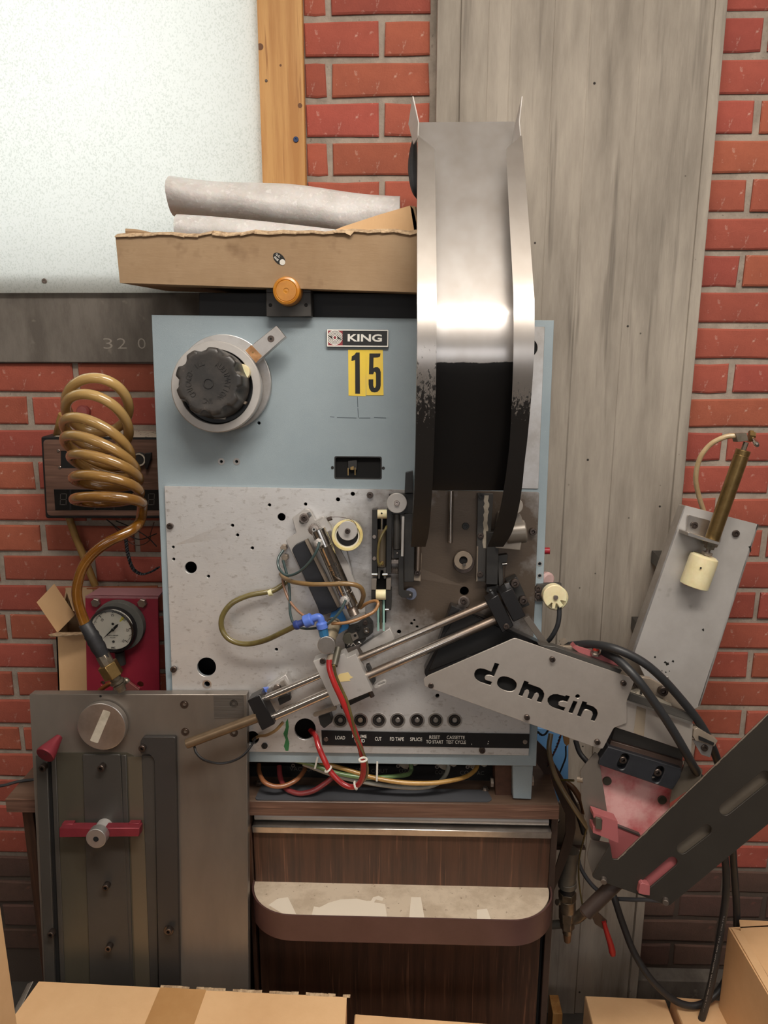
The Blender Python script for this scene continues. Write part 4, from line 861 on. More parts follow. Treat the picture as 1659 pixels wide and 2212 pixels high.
# spring lever with blue-grey roller
o = thing('tension_lever', 'black hooked tension lever with a blue-grey roller at its foot', 'lever', S.at(868, 1290))
put('arm', plate(S, rnd([(861, 1196), (872, 1196), (872, 1276), (884, 1277), (892, 1281), (891, 1291), (868, 1291), (861, 1284)], 2.5), .026, .006), MT['dark'], o, bev=.0003)
put('roller', disc(S, 887, 1284, .022, 13, .010, 32), mk('blue_grey_urethane', '5D6272', .35), o); put('pin', disc(S, 886, 1286, .0275, 2.4, .002, 12), MT['scrs'], o)
put('silver_strip', pr(S, [(868, 1116), (873.5, 1116), (871.5, 1202), (866, 1202)], .046, .004), MT['alu_m'], o, label='slim pale metal strip', bev=.0003)
put('upper_cylinder', G().cyl(S.at(857, 1110, .018), S.at(857, 1186, .018), .0058, 20), MT['gun2'], o); put('clevis', pr(S, [(850, 1188), (866, 1188), (866, 1206), (850, 1206)], .022, .010), MT['dark'], o, bev=.0003); put('pin', disc(S, 858, 1195, .0235, 2.4, .002, 12), MT['scrs'], o)
put('nut', pr(S, [(845, 1209), (861, 1209), (861, 1218), (845, 1218)], .020, .010), MT['scrs'], o, bev=.0005)
sp = []; n = 120
a_, b_ = S.at(842, 1233, .018), S.at(860, 1233, .018); ax = (b_-a_)
for i in range(n+1): t = i/n; sp.append(a_+ax*t+(S.n*math.cos(t*2*math.pi*7)+S.e2*math.sin(t*2*math.pi*7))*.0050)
put('coil_spring', G().tube(sp, .0006, 6, smooth=False), MT['scrs'], o); put('spring_cap', G().cyl(S.at(835, 1233, .018), S.at(842, 1233, .018), .0056, 16), MT['scrm'], o)
# grey casting right of the chute foot
o = thing('motor_casting', 'rounded grey-brown motor casting tucked behind the right foot of the chute', 'motor', S.at(1110, 1180))
put('body', pr(S, rnd([(1080, 1108), (1124, 1108), (1129, 1124), (1133, 1140), (1130, 1160), (1127, 1172), (1124, 1189), (1070, 1184)], [6, 8, 4, 8, 4, 4, 2, 2]), .040, .038), mk('grey_brown_paint', '8A8177', .4, .2, col2='7B7268', sc_=12), o, bev=.004, seg=3, sharp=50)
put('end_cap', disc(S, 1112, 1093, .050, 18, .020, 40), mk('grey_cap', 'A0978D', .4, .2), o, bev=.0008)
put('barrel', G().cyl(S.at(1092, 1152, .030), S.at(1135, 1147, .030), .019, 32), mk('grey_barrel', '827A70', .35, .3), o, bev=.002, seg=2)
o = thing('latch_lever', 'small dark latch lever with a pin hanging below the motor casting', 'lever', S.at(1090, 1250))
put('plate', pr(S, rnd([(1076, 1200), (1097, 1197), (1096, 1212), (1086, 1220), (1087, 1262), (1078, 1268), (1076, 1230)], 2), .014, .012), MT['gun2'], o, bev=.0004); put('pin', G().cyl(S.at(1085, 1219, .018), S.at(1095, 1218, .018), .0026, 12), MT['chrome'], o); put('wire', G().tube([S.at(1091, 1222, .018), S.at(1090, 1240, .018), S.at(1088, 1258, .018)], .0006, 6), MT['scrm'], o)
put('jaw', pr(S, [(1052, 1268), (1076, 1264), (1080, 1275), (1058, 1282), (1050, 1278)], .022, .020), MT['dark'], o, bev=.0005); put('pin', disc(S, 1060, 1275, .024, 3, .003, 14), MT['chrome'], o)

# ================================================================ steel air cylinder unit, leaning
o = thing('air_cylinder_unit', 'leaning steel air cylinder on a pale bracket with a dark bar along its left side', 'cylinder', S.at(750, 1340))
fr_ = rnd([(617, 1167), (640, 1152), (631, 1119), (660, 1099), (669, 1102), (681, 1125), (697, 1115), (709, 1134), (737, 1190), (752, 1218), (764, 1254), (789, 1312), (790, 1337), (756, 1354), (700, 1340), (686, 1312)], 4)
brk = put('bracket', plate(S, fr_, .016, .012, [stad(652, 1127, 668, 1112, 10)], .0008), MT['dirty' if 0 else 'alu_m'], o, label='pale aluminium bracket')
put('washer', disc(S, 657, 1119.5, .0185, 10.5, .0025, 28), MT['scrs'], o); screw(o, S, 656.5, 1120, .026, 7.5, .008, MT['scrm'])
put('dark_bar', plate(S, rnd([(630, 1188), (636, 1179), (659, 1168), (701, 1241), (731, 1308), (728, 1318), (702, 1328), (691, 1328), (686, 1312), (664, 1262)], [4, 4, 3, 0, 5, 3, 3, 3, 3, 0]), .036, .020, bev=.001), MT['navy'], o, label='blue-black moulded bar')
put('rail', plate(S, [(658, 1168), (664, 1164), (734, 1309), (729, 1313)], .040, .010), MT['dirty'], o)
A_, B_ = S.at(687, 1143, .052), S.at(758, 1309, .052); ax = (B_-A_).normalized(); Lc = (B_-A_).length; rr = 15.8*S.px(720, 1225, .052)
put('barrel', G().lathe(A_, ax, [(rr*.9, 0), (rr*1.02, .001), (rr*1.02, Lc*.20), (rr*.96, Lc*.205), (rr*.96, Lc*.215), (rr*1.02, Lc*.22), (rr*1.02, Lc*.235), (rr, Lc*.24), (rr, Lc*.80), (rr*1.03, Lc*.805), (rr*1.03, Lc*.82), (rr*.96, Lc*.825), (rr*.96, Lc*.835), (rr*1.03, Lc*.84), (rr*1.03, Lc)], 48), MT['chrome'], o, label='polished stainless barrel', sharp=25)
g = []; 
for i in range(9): g += [(rr*.74, Lc+.0019*i), (rr*.68, Lc+.0019*i+.0009)]
put('thread', G().lathe(A_, ax, g, 32), MT['scrs'], o, sharp=10)
TPn = Plane(S.at(726, 1236, .052)+S.n*(rr*1.001), S.n)
# engraved words wrap the barrel: letters on the tangent facets
for s_, lift, ang_off, u, v, h, wd in [('Concentr', 0, 0, 733.5, 1236, 8, 46), ('Precision', 0, 0, 717.5, 1243, 7, 44)]:
    sgn = 1 if u > 725 else -1; axp = ax.cross(S.n).normalized(); th = R(20)
    # direction across the barrel towards that side
    side = (S.at(u, v, .052)-S.at(725, 1239.5, .052)); side -= ax*side.dot(ax); side.normalize()
    nn = (S.n*math.cos(th)+side*math.sin(th)).normalized(); c_ = S.at(725, 1239.5, .052); c_ = A_+ax*((c_-A_).dot(ax))
    pl_ = Plane(c_+nn*rr*1.0, nn); q = c_+nn*rr*1.01+ax*((S.at(u, v, .052)-c_).dot(ax))
    me = text(S, s_, 700, 1200, 0, h, wd, 0, .0002, .01); me.transform(Matrix.Translation(-(sum((x.co for x in me.vertices), V((0, 0, 0)))/len(me.vertices))))
    M4 = Matrix((ax, nn.cross(ax), nn)).transposed().to_4x4(); M0 = Matrix((S.e1, S.e2, S.n)).to_4x4()
    me.transform(M0); me.transform(M4); me.transform(Matrix.Translation(q)); put('lettering', me, MT['ink'], o)
for u, v in [(690, 1172), (747, 1295)]: put('port_fitting', G().lathe(S.at(u, v, .060), (S.n+V((-.25, 0, -.1))).normalized(), [(.0078, 0), (.0078, .008), (.007, .009), (.003, .010), (.003, .013)], 6 if v < 1200 else 8), MT['alu_m'], o, bev=.0003)
gg = G().lathe(S.at(678, 1144, .046), S.n, [(.0085, 0), (.0085, .004), (.006, .0045)], 28)
for i in range(22):
    t = 2*math.pi*i/22; d_ = S.e1*math.cos(t)+S.e2*math.sin(t); tn = S.n.cross(d_); c0 = S.at(678, 1144, .050)+d_*.0083
    gg.prism([c0-tn*.0006, c0+tn*.0006, c0+tn*.0003+d_*.0022, c0-tn*.0003+d_*.0022], -S.n*.004)
put('gear', gg, MT['scrs'], o); put('gear_boss', disc(S, 678, 1144, .054, 5.5, .006, 24), MT['alu_b'], o); put('bore', disc(S, 678, 1144, .0545, 2.4, .0008, 12), MT['void'], o)
rk = G()
for i in range(9):
    u, v = 684+i*1.2, 1128+i*3; c0 = S.at(u, v, .050); rk.prism([c0, S.at(u+6, v-3.2, .05), S.at(u+6.6, v-1.8, .05), S.at(u+.6, v+1.4, .05)], -S.n*.006)
rk.prism([S.at(u, v, .0495) for u, v in [(689, 1127), (703, 1118), (716, 1144), (702, 1152)]], -S.n*.02)
put('rack', rk, MT['alu_m'], o)
put('adjuster', G().cyl(S.at(702, 1124, .040), S.at(717, 1119, .040), .0034, 10), MT['scrm'], o); put('wire', G().tube([S.at(u, v, .042) for u, v in [(714, 1117), (735, 1117), (757, 1122), (768, 1132), (772, 1150)]], .0005, 6), MT['scrm'], o)
put('lower_foot', plate(S, rnd([(752, 1340), (788, 1322), (791, 1334), (786, 1344), (757, 1356)], 3), .026, .006), MT['alu_m'], o)
# dark mechanism and shelf beneath
o2 = thing('cutter_head', 'cluttered black cutter head under the lower end of the air cylinder', 'mechanism', S.at(780, 1395))
put('body', pr(S, rnd([(752, 1352), (772, 1346), (790, 1334), (804, 1350), (806, 1366), (795, 1376), (760, 1386), (748, 1378)], 3), .030, .029), MT['dark'], o2, bev=.0008); put('wheel', disc(S, 753, 1380, .034, 13, .014, 28), MT['gun3'], o2)
screw(o2, S, 791.5, 1362, .036, 6.5, .006, MT['chrome']); screw(o2, S, 789, 1346, .034, 5.5, .004, MT['scrm']); screw(o2, S, 774, 1356, .034, 5, .004, MT['dark'])
put('clip', pr(S, [(757, 1371), (770, 1366), (775, 1378), (762, 1386)], .036, .006), MT['gun'], o2, bev=.0004); put('hole', disc(S, 767, 1373, .0367, 3, .0006, 14), MT['void'], o2)
put('blade_guard', pr(S, [(744, 1388), (790, 1374), (790, 1382), (782, 1390), (746, 1402)], .026, .022), MT['dark'], o2, bev=.0004)
put('spring_wire', G().tube([S.at(u, v, .038) for u, v in [(750, 1396), (754, 1391), (758, 1395), (763, 1389), (768, 1394), (774, 1387), (780, 1390)]], .0008, 6), MT['chrome'], o2)
solo('tape_shelf', pr(S, [(776, 1398), (842, 1357), (853, 1380), (838, 1392), (786, 1414)], .016, .015), MT['alu_m'], 'slanted pale metal tape shelf between the cutter head and the slide rods', 'shelf', bev=.0008)
solo('blue_plate', plate(S, [(716, 1322), (736, 1312), (755, 1356), (727, 1372), (704, 1362)], .030, .004), mk('blue_enamel', '2E6FA8', .45), 'bright blue metal plate behind the blue tube elbow', 'plate')
# blue elbow fitting
o = thing('blue_elbow_fitting', 'bright blue plastic push-in elbow fitting', 'fitting', S.at(690, 1350))
p0, p1, p2, p3 = S.at(636, 1352, .062), S.at(664, 1341, .064), S.at(686, 1333, .066), S.at(694, 1342, .066); k = S.px(670, 1345, .064); d_ = (p1-p0).normalized()
put('collar', G().lathe(p0, d_, [(9*k, 0), (10.5*k, .002), (10.5*k, .006), (8*k, .008), (7.5*k, .020)], 24), MT['bfitd'], o, label='dark blue collar'); put('body', G().lathe(p0+d_*.018, d_, [(12*k, 0), (14*k, .001), (14*k, .013), (11*k, .0145), (8*k, .015)], 32), MT['bfit'], o, bev=.0004)
put('elbow', G().tube([p1, p2, S.at(693, 1338, .066), S.at(695, 1352, .066)], .0062, 16), MT['bfit'], o); q = S.at(694, 1343, .066); d2 = (S.at(700, 1372, .066)-q).normalized()
put('socket', G().lathe(q, d2, [(9*k, 0), (12.5*k, .003), (12.5*k, .011), (10*k, .012)], 28), MT['bfit'], o); put('thread_body', G().lathe(q+d2*.011, d2, [(10.5*k, 0), (10.5*k, .013), (8*k, .014)], 8), MT['bfitl'], o, label='teal-blue hexagon')
# big round fitting on the slide block
o = thing('swivel_fitting', 'beige swivel fitting with a round polished cap above the slide block', 'fitting', S.at(706, 1392))
a_, b_ = S.at(723, 1342, .030), S.at(708, 1390, .066); put('barrel', G().lathe(a_, b_-a_, [(.0105, 0), (.0118, .002), (.0118, (b_-a_).length*.55), (.0108, (b_-a_).length*.57), (.0108, (b_-a_).length)], 32), mk('beige_metal', 'A89B86', .45, .4, col2='93876F', sc_=20), o)
put('cap', disc(S, 705, 1394, .074, 19.5, .010, 48), MT['alu_b'], o, bev=.0006, seg=2); c0 = a_.lerp(b_, .12); s1 = (b_-a_).normalized(); t1 = s1.orthogonal().normalized(); t2 = s1.cross(t1)
put('clip_ring', G().tube([c0+(t1*math.cos(2*math.pi*i/24)+t2*math.sin(2*math.pi*i/24))*.0128 for i in range(22)], .0009, 6, smooth=False), MT['chrome'], o)
# tubes on the deck
gt = 'air tubes on the deck plate'
tubes('air_tube', 'long olive tube looping far left across the bare deck plate into the blue elbow', [(640, 1351, .062), (610, 1366, .055), (570, 1384, .042), (530, 1391, .034), (497, 1382, .030), (480, 1360, .028), (480, 1332, .028), (500, 1304, .026), (535, 1287, .022), (570, 1280, .018), (592, 1275, .014), (612, 1262, .008), (620, 1252, .002)], 6.2, MT['olive'], group=gt, n=14)
put('clamp', G().cyl(S.at(580, 1281, .017), S.at(588, 1279, .017), .0058, 12), MT['cream'], bpy.data.objects['air_tube'])
tubes('air_tube', 'thick olive-brown tube running level across the steel air cylinder', [(607, 1240, .004), (614, 1248, .02), (634, 1257, .045), (670, 1262, .066), (710, 1262, .074), (750, 1261, .076), (776, 1267, .070), (785, 1283, .058), (781, 1300, .044), (774, 1312, .032)], 5.0, MT['olive2'], group=gt)
tubes('air_tube', 'dark green tube from the top port of the steel cylinder', [(690, 1171, .072), (684, 1190, .075), (668, 1215, .070), (645, 1236, .058), (620, 1243, .045), (603, 1228, .034), (601, 1207, .026), (612, 1188, .018)], 3.1, MT['teal'], group=gt)
tubes('air_tube', 'dark green tube from the lower port of the steel cylinder to the left', [(747, 1296, .072), (735, 1320, .074), (715, 1342, .072), (695, 1354, .058), (660, 1358, .044), (636, 1348, .040), (627, 1325, .036), (626, 1290, .030), (624, 1262, .022), (618, 1235, .020), (611, 1210, .016)], 3.1, MT['teal'], group=gt)
tubes('air_tube', 'thin tan tube curling right under the cylinder thread', [(778, 1314, .030), (793, 1303, .036), (810, 1298, .044), (817, 1304, .050), (808, 1321, .056), (780, 1335, .062), (748, 1345, .066), (716, 1347, .064)], 3.5, mk('tan_tube', '9C7147', .3, coat=.4), group=gt)
tubes('air_tube', 'thin pinkish tan tube left of the dark bar', [(610, 1250, .01), (614, 1270, .02), (624, 1295, .03), (640, 1316, .04), (656, 1330, .05), (664, 1336, .052)], 2.8, mk('pink_tan_tube', '9A7259', .35, coat=.3), group=gt)
for u, v in [(612, 1184), (615, 1205)]: 
    q = solo('tube_nipple', disc(S, u, v, .014, 7.5, .013, 6), MT['dirty'], 'brass-grey tube nipple, %s of two left of the pale bracket' % ('upper' if v < 1190 else 'lower'), 'nipple')

# ================================================================ slide unit with two rods
o = thing('slide_unit', 'slanted slide unit with two polished rods between black end blocks', 'slide', S.at(800, 1500))
put('upper_rod', G().cyl(S.at(556, 1516, .046), S.at(1070, 1297, .046), 7.8*S.px(800, 1410, .046), 28), MT['rod'], o, label='upper steel rod'); put('lower_rod', G().cyl(S.at(575, 1555, .046), S.at(1078, 1335, .046), 9.6*S.px(800, 1460, .046), 28), MT['rod'], o, label='lower steel rod')
put('end_block', pr(S, [(534, 1514), (561, 1500), (594, 1564), (566, 1579)], .062, .034), MT['blacks'], o, label='left black end block', bev=.0012)
put('blue_clip', pr(S, [(566, 1489), (578, 1487), (580, 1494), (567, 1497)], .030, .01), MT['bfit'], o)
put('end_block', pr(S, [(1050, 1300), (1076, 1284), (1110, 1352), (1085, 1368)], .066, .040), MT['blacks'], o, label='right black end block', bev=.0012); put('end_block', pr(S, [(1079, 1283), (1107, 1270), (1136, 1331), (1109, 1344)], .070, .046), MT['blacks'], o, label='right black end block', bev=.0012)
put('end_bracket', pr(S, [(1094, 1256), (1117, 1246), (1144, 1307), (1122, 1316)], .030, .026), MT['dark'], o, bev=.0006); put('bright_clip', pr(S, [(1090, 1262), (1099, 1258), (1103, 1268), (1095, 1274)], .040, .008), MT['chrome'], o)
for u, v, f in [(1113, 1261, .042), (1131, 1298, .042)]: screw(o, S, u, v, f, 9, .012, MT['scrm'])
screw(o, S, 1094, 1354, .068, 6.5, .003, MT['scrm'])
put('strut', plate(S, [(1131, 1337), (1143, 1331), (1196, 1405), (1174, 1399)], .050, .006), MT['gun'], o)
cr_ = put('carriage', pr(S, rnd([(676, 1429), (705, 1417), (731, 1417), (743.5, 1411), (749, 1421.5), (768.5, 1412.5), (804.5, 1492.5), (721.5, 1526)], 1), .066, .030), MT['alu_m'], o, label='bright aluminium carriage block', bev=.0009, seg=2)
put('tape_patch', plate(S, [(733, 1456), (752, 1452), (757, 1460), (763, 1463), (755, 1467), (757, 1471), (733, 1473), (726, 1465)], .0665, .0003, bev=.00005), mk('yellow_stain', 'D9C489', .6), cr_); screw(o, S, 697, 1428.5, .069, 6.5, .003, MT['scrm'])
put('tube_socket', G().cyl(S.at(716, 1418, .066), S.at(712, 1432, .078), .0064, 16), MT['dirty'], o); put('tube_socket', G().cyl(S.at(731, 1400, .060), S.at(722, 1438, .082), .0056, 16), MT['gun3'], o)
put('bearing_end', pr(S, [(790, 1440), (797, 1437), (812, 1470), (806, 1480)], .050, .016), MT['dark'], o, bev=.0005); put('fork', plate(S, stad(812, 1482, 830, 1474, 10), .044, .006, [stad(818, 1479, 829, 1474, 4)]), MT['alu_m'], o); put('nub', G().cyl(S.at(799, 1493, .05), S.at(805, 1505, .05), .004, 10), MT['scrm'], o)
put('under_rail', pr(S, [(735, 1526), (800, 1497), (803, 1502), (738, 1532)], .050, .014), MT['dark'], o)
ptube = put('pipe', G().cyl(S.at(403, 1607, .066), S.at(556, 1550, .060), .0082, 28), mk('bronze_pipe', '7E6A53', .38, .6, col2='6B5844', sc_=10), o, label='bronze-brown pipe', bev=.0008); 
put('stop_block', pr(S, [(574, 1487), (617, 1457), (631, 1484), (622, 1500), (612, 1494), (598, 1500), (580, 1503)], .022, .020), MT['alu_m'], o, bev=.0008); put('stop_clip', pr(S, [(576, 1490), (586, 1485), (590, 1496), (580, 1502)], .030, .010), MT['alu_b'], o); put('stop_clip', pr(S, [(604, 1475), (613, 1470), (619, 1481), (610, 1487)], .030, .010), MT['alu_b'], o); put('stop_screw', disc(S, 598, 1487, .028, 8, .008, 20), MT['scrs'], o)
put('stop_arm', pr(S, [(600, 1510), (626, 1500), (628, 1512), (604, 1524)], .030, .012), MT['dark'], o, bev=.0005)
put('lever', plate(S, stad(681, 1544, 723, 1530, 9), .030, .005), MT['dirty'], o)
sw = solo('limit_switch', pr(S, rnd([(687, 1548), (712, 1541), (718, 1560), (700, 1574), (692, 1566)], 3), .024, .022), MT['dark'], 'small black limit switch beside the large round hole', 'switch', bev=.0006)
solo('cable', G().tube([S.at(*q) for q in [(420, 1613, .064), (424, 1626, .070), (440, 1641, .075), (470, 1649, .078), (500, 1645, .072), (525, 1632, .055), (542, 1612, .032), (551, 1596, .010), (553, 1594, -.01)]], .0021, 8), MT['blacks'], 'thin black cable looping from the end of the bronze pipe', 'cable')
solo('cable', G().tube([S.at(*q) for q in [(547, 1598, -.01), (560, 1590, .012), (575, 1588, .026), (595, 1578, .034), (612, 1560, .036)]], .0028, 8), MT['olive2'], 'short brown cable going into the small hole at the left block', 'cable')
# ================================================================ feeder arm with cut-out name
o = thing('cassette_feeder', 'slanted steel cassette feeder with the cut-out word domain', 'feeder', S.at(1150, 1560))
FO = .088
def dc(pts): return [(1000+x*.1929, 1400+y*.1929) for x, y in pts]
letters = [
 [(358, 165), (407, 180), (348, 318), (300, 302), (270, 303), (250, 315), (243, 332), (250, 352), (275, 364), (328, 380), (307, 418), (190, 380), (150, 352), (130, 320), (128, 285), (142, 252), (165, 234), (195, 228), (235, 232), (318, 265)],
 [(493+math.cos(.33)*a_-math.sin(.33)*b_, 402+math.sin(.33)*a_+math.cos(.33)*b_) for a_, b_ in [(112*math.copysign(abs(math.cos(t))**.85, math.cos(t)), 77*math.copysign(abs(math.sin(t))**.85, math.sin(t))) for t in [2*math.pi*i/28 for i in range(28)]]],
 [(688, 365), (738, 382), (732, 400), (860, 445), (895, 475), (912, 515), (905, 555), (878, 612), (825, 598), (852, 535), (847, 510), (830, 501), (805, 512), (770, 578), (720, 560), (742, 500), (738, 475), (717, 465), (695, 478), (665, 542), (622, 528)],
 [(1060, 517), (1145, 542), (1155, 528), (1200, 543), (1170, 605), (1125, 592), (1095, 595), (1073, 610), (1070, 635), (1090, 650), (1148, 668), (1130, 706), (1010, 668), (970, 640), (948, 600), (950, 565), (975, 535), (1010, 518)],
 [(1238, 590), (1285, 603), (1228, 735), (1180, 722)],
 [(1285+26*math.cos(t), 540+22*math.sin(t)) for t in [2*math.pi*i/16 for i in range(16)]],
 [(1340, 595), (1392, 610), (1385, 630), (1460, 655), (1500, 690), (1512, 735), (1500, 775), (1476, 822), (1430, 808), (1455, 745), (1450, 718), (1425, 700), (1385, 688), (1360, 692), (1345, 715), (1320, 772), (1277, 758)]]
letters = [dc(l) for l in letters]
fpoly = rnd([(917, 1482), (915, 1467), (926, 1459), (1112, 1378), (1372, 1467), (1355, 1513), (1300, 1617), (1288, 1616)], [3, 3, 4, 5, 2, 0, 4, 3])
fpoly = rnd([(917, 1482), (915, 1467), (926, 1459), (1112, 1378), (1372, 1467), (1354, 1514), (1354, 1562), (1326, 1572), (1302, 1618), (1288, 1615)], [3, 3, 4, 5, 2, 0, 0, 4, 4, 3])
put('face_plate', plate(S, fpoly, FO, .0030, letters, .0004), MT['feed'], o, label='brushed steel face plate with cut-out lettering reading domain')
put('letter_backing', pr(S, [(1010, 1415), (1300, 1530), (1290, 1590), (990, 1480)], FO-.010, .003), MT['void'], o)
put('spacer_block', pr(S, [(940, 1474), (1112, 1392), (1352, 1474), (1290, 1602)], FO-.0135, .045), MT['black'], o)
put('black_cover', pr(S, rnd([(975, 1308), (1050, 1337), (1165, 1389), (1330, 1452), (1292, 1600), (925, 1470), (915, 1452), (945, 1395)], [3, 3, 3, 3, 3, 8, 8, 3]), .034, .028), MT['blacks'], o, label='black box behind the face plate', bev=.001)
put('fin_face', pr(S, [(994, 1316), (1058, 1345), (1120, 1375), (940, 1445), (925, 1450), (960, 1370)], .035, .03), MT['black'], o, bev=.001)
for u, v, f in [(931, 1482, 0), (1194, 1425.5, 1), (1348, 1477, 1), (1139, 1551, 1), (1291.5, 1604.5, 1)]: screw(o, S, u, v, FO+.006 if f else FO+.003, 6.3, .006 if f else .003, MT['scrm'])
o_sl = put('slide_plate', plate(S, rnd([(1340, 1508), (1497, 1563), (1493, 1626), (1480, 1621), (1332, 1572)], 2), FO-.004, .003), MT['feed'], o, label='steel slide plate with a brown tape band')
put('tape_band', plate(S, [(1376, 1522), (1396, 1529), (1391, 1591), (1369, 1583)], FO-.0036, .0004, bev=.00005), mk('dark_tape_band', '8A7D6C', .5), o_sl)
put('rail_bar', pr(S, [(1357, 1500), (1362, 1497), (1500, 1545), (1496, 1562), (1355, 1514)], FO-.006, .010), MT['gun2'], o, bev=.0005)
put('bright_ledge', pr(S, [(1355, 1513.5), (1496, 1562), (1495, 1566), (1354, 1517)], FO+.002, .006), MT['alu_b'], o)
put('bracket', pr(S, [(1362, 1460), (1405, 1466), (1450, 1490), (1505, 1546), (1500, 1556), (1356, 1504)], FO-.024, .012), MT['dirty'], o, bev=.0006)
put('cream_strip', pr(S, [(1360, 1492), (1376, 1486), (1450, 1520), (1452, 1530), (1362, 1499)], FO-.014, .010), MT['paleplate'], o, bev=.0004)
for u, v in [(1386, 1498), (1406, 1505)]: put('pin', pr(S, [(u-1.5, v-6), (u+1.5, v-5), (u+.5, v+3), (u-2.5, v+2)], FO-.008, .004), MT['dark'], o)
put('black_strip', pr(S, [(1364, 1500), (1450, 1530), (1452, 1533), (1362, 1503)], FO-.012, .01), MT['dark'], o)
screw(o, S, 1376, 1480, FO-.008, 8, .010, MT['scrm']); screw(o, S, 1434, 1495, FO-.012, 10, .010, MT['scrm'])
put('end_clip', pr(S, [(1500, 1576), (1507, 1572), (1551, 1600), (1543, 1613), (1502, 1600), (1497, 1590)], FO-.002, .020), MT['dirty'], o, bev=.0006); put('clip_slot', pr(S, [(1510, 1590), (1543, 1605), (1541, 1611), (1510, 1598)], FO+.0005, .002), MT['void'], o)
put('end_plate', pr(S, [(1496, 1598), (1540, 1610), (1534, 1636), (1515, 1630)], FO-.010, .004), MT['alu'], o); screw(o, S, 1523, 1617, FO-.006, 7.5, .004, MT['scrm'])
# top deck of the feeder: dark bar, red board with push button
put('top_bar', pr(S, [(1163, 1393), (1200, 1397), (1344, 1448), (1338, 1458), (1190, 1406)], FO-.006, .020), MT['gun2'], o, bev=.0008)
put('side_web', pr(S, [(1190, 1396), (1250, 1398), (1340, 1436), (1374, 1462), (1350, 1468), (1180, 1405)], FO-.03, .012), MT['dirty'], o, bev=.0006)
rb = put('red_board', pr(S, [(1241, 1393), (1247, 1396), (1300, 1411), (1318, 1424), (1341, 1441), (1261, 1415)], FO-.026, .004), MT['redblk'], o, label='dusty red board', bev=.0004)
put('red_board', pr(S, [(1237, 1399), (1243, 1393), (1262, 1416), (1250, 1409)], FO-.025, .02), MT['redblk'], o)
put('button_base', G().lathe(S.at(1286, 1411, FO-.026), S.e2*.8+S.n*.35, [(.0095, 0), (.0085, .003), (.0062, .0035), (.006, .008)], 6), MT['scrs'], rb); put('red_button', G().lathe(S.at(1287, 1405, FO-.024), S.e2*.85+S.n*.3, [(.0050, 0), (.0050, .007), (.0042, .008)], 20), mk('red_button', 'D8402F', .4), rb, label='red push button')
put('wing_screw', pr(S, rnd([(1208, 1386), (1222, 1380), (1227, 1388), (1214, 1394)], 3), .020, .008), MT['dirty'], o)

# ================================================================ output side: clamp bar, red sheet, slotted dark plate
o = thing('output_guide', 'dark steel output guide with long slots reaching out of the frame at right', 'guide', S.at(1400, 1900))
GO = .10
slp = rnd([(1760, 1446), (1334, 1857), (1323, 1856), (1318, 1824), (1279, 1893), (1285, 1899), (1446, 1957), (1760, 1697)], [0, 3, 3, 3, 3, 3, 3, 0])
put('slotted_plate', plate(S, slp, GO, .0035, [stad(1567, 1748, 1652, 1679, 27), stad(1474, 1833, 1526, 1793, 24), stad(1398, 1908, 1452, 1862, 23)], .0005), mk('dark_slotted_steel', '3F3A34', .5, .35, col2='38332E', sc_=5, spec=.35), o, label='dark plate with three long slots')
random.seed(4)
ew = G(); random.seed(8); uu = [1334+i*9.2 for i in range(44)]
for a_, b_ in zip(uu, uu[1:]):
    ya, yb_ = 1857-(a_-1334)*.9648, 1857-(b_-1334)*.9648; w_ = random.uniform(.6, 1.8)
    ew.prism([S.at(a_, ya, GO+.0004), S.at(b_, yb_, GO+.0004), S.at(b_+w_*.5, yb_+w_, GO+.0004), S.at(a_+w_*.5, ya+w_, GO+.0004)], -S.n*.002)
put('bare_edge', ew, MT['dirty'], o, label='bare worn upper edge')
put('red_block', pr(S, [(1383, 1911), (1388, 1907), (1404, 1913), (1404, 1935), (1390, 1933), (1379, 1930)], GO+.010, .016), MT['redblk'], o, label='dusty red block', bev=.0006)
for u, v in [(1304, 1903), (1438, 1948)]: put('stud', G().cyl(S.at(u, v-5, GO), S.at(u, v+3, GO+.008), .0050, 14), MT['scrs'], o, bev=.0004)
put('handle', G().cyl(S.at(1350, 1888, GO-.022), S.at(1264, 1973, GO-.020), .0122, 24), mk('dark_brown_grip', '3A2D27', .5), o, label='dark brown round handle', bev=.001)
RS = .045
put('red_sheet', plate(S, rnd([(1294, 1650), (1452, 1705), (1440, 1790), (1345, 1862), (1321, 1860), (1309, 1765)], [2, 2, 3, 5, 6, 2]), RS, .002), MT['redsheet'], o, label='glossy worn red sheet')
put('red_sheet', plate(S, [(1309, 1768), (1318, 1776), (1400, 1812), (1345, 1864), (1322, 1862)], RS+.010, .002), MT['redblk'], o)
put('sheet_edge', pr(S, [(1332, 1783), (1383, 1803), (1383, 1806), (1332, 1786)], RS+.012, .008), MT['gun2'], o)
for u, v in [(1312, 1688), (1431, 1729), (1440, 1700)][:2]: put('round_insert', disc(S, u, v, RS+.003, 9.5, .003, 28), MT['gun3'], o)
for q in ([(1500, 1800), (1620, 1700), (1640, 1730), (1520, 1840)], ): put('pale_lining', pr(S, [(1440, 1800), (1520, 1740), (1660, 1640), (1690, 1680), (1500, 1850), (1450, 1860)], GO-.012, .003), MT['grime'], o)
put('red_lining', pr(S, [(1372, 1905), (1440, 1845), (1472, 1855), (1395, 1935)], GO-.008, .003), MT['redblk'], o)
put('clamp_bar', plate(S, rnd([(1314, 1613), (1473, 1661), (1470, 1680), (1453, 1707), (1293, 1652), (1296, 1640)], 2), .078, .020, [stad(1350, 1638, 1343, 1653, 19), stad(1426, 1665, 1418, 1682, 19)], .0012), MT['navy'], o, label='blue-black clamp bar with two slotted screws')
put('clamp_back', pr(S, [(1320, 1620), (1460, 1665), (1450, 1690), (1310, 1645)], .062, .004), MT['black'], o)
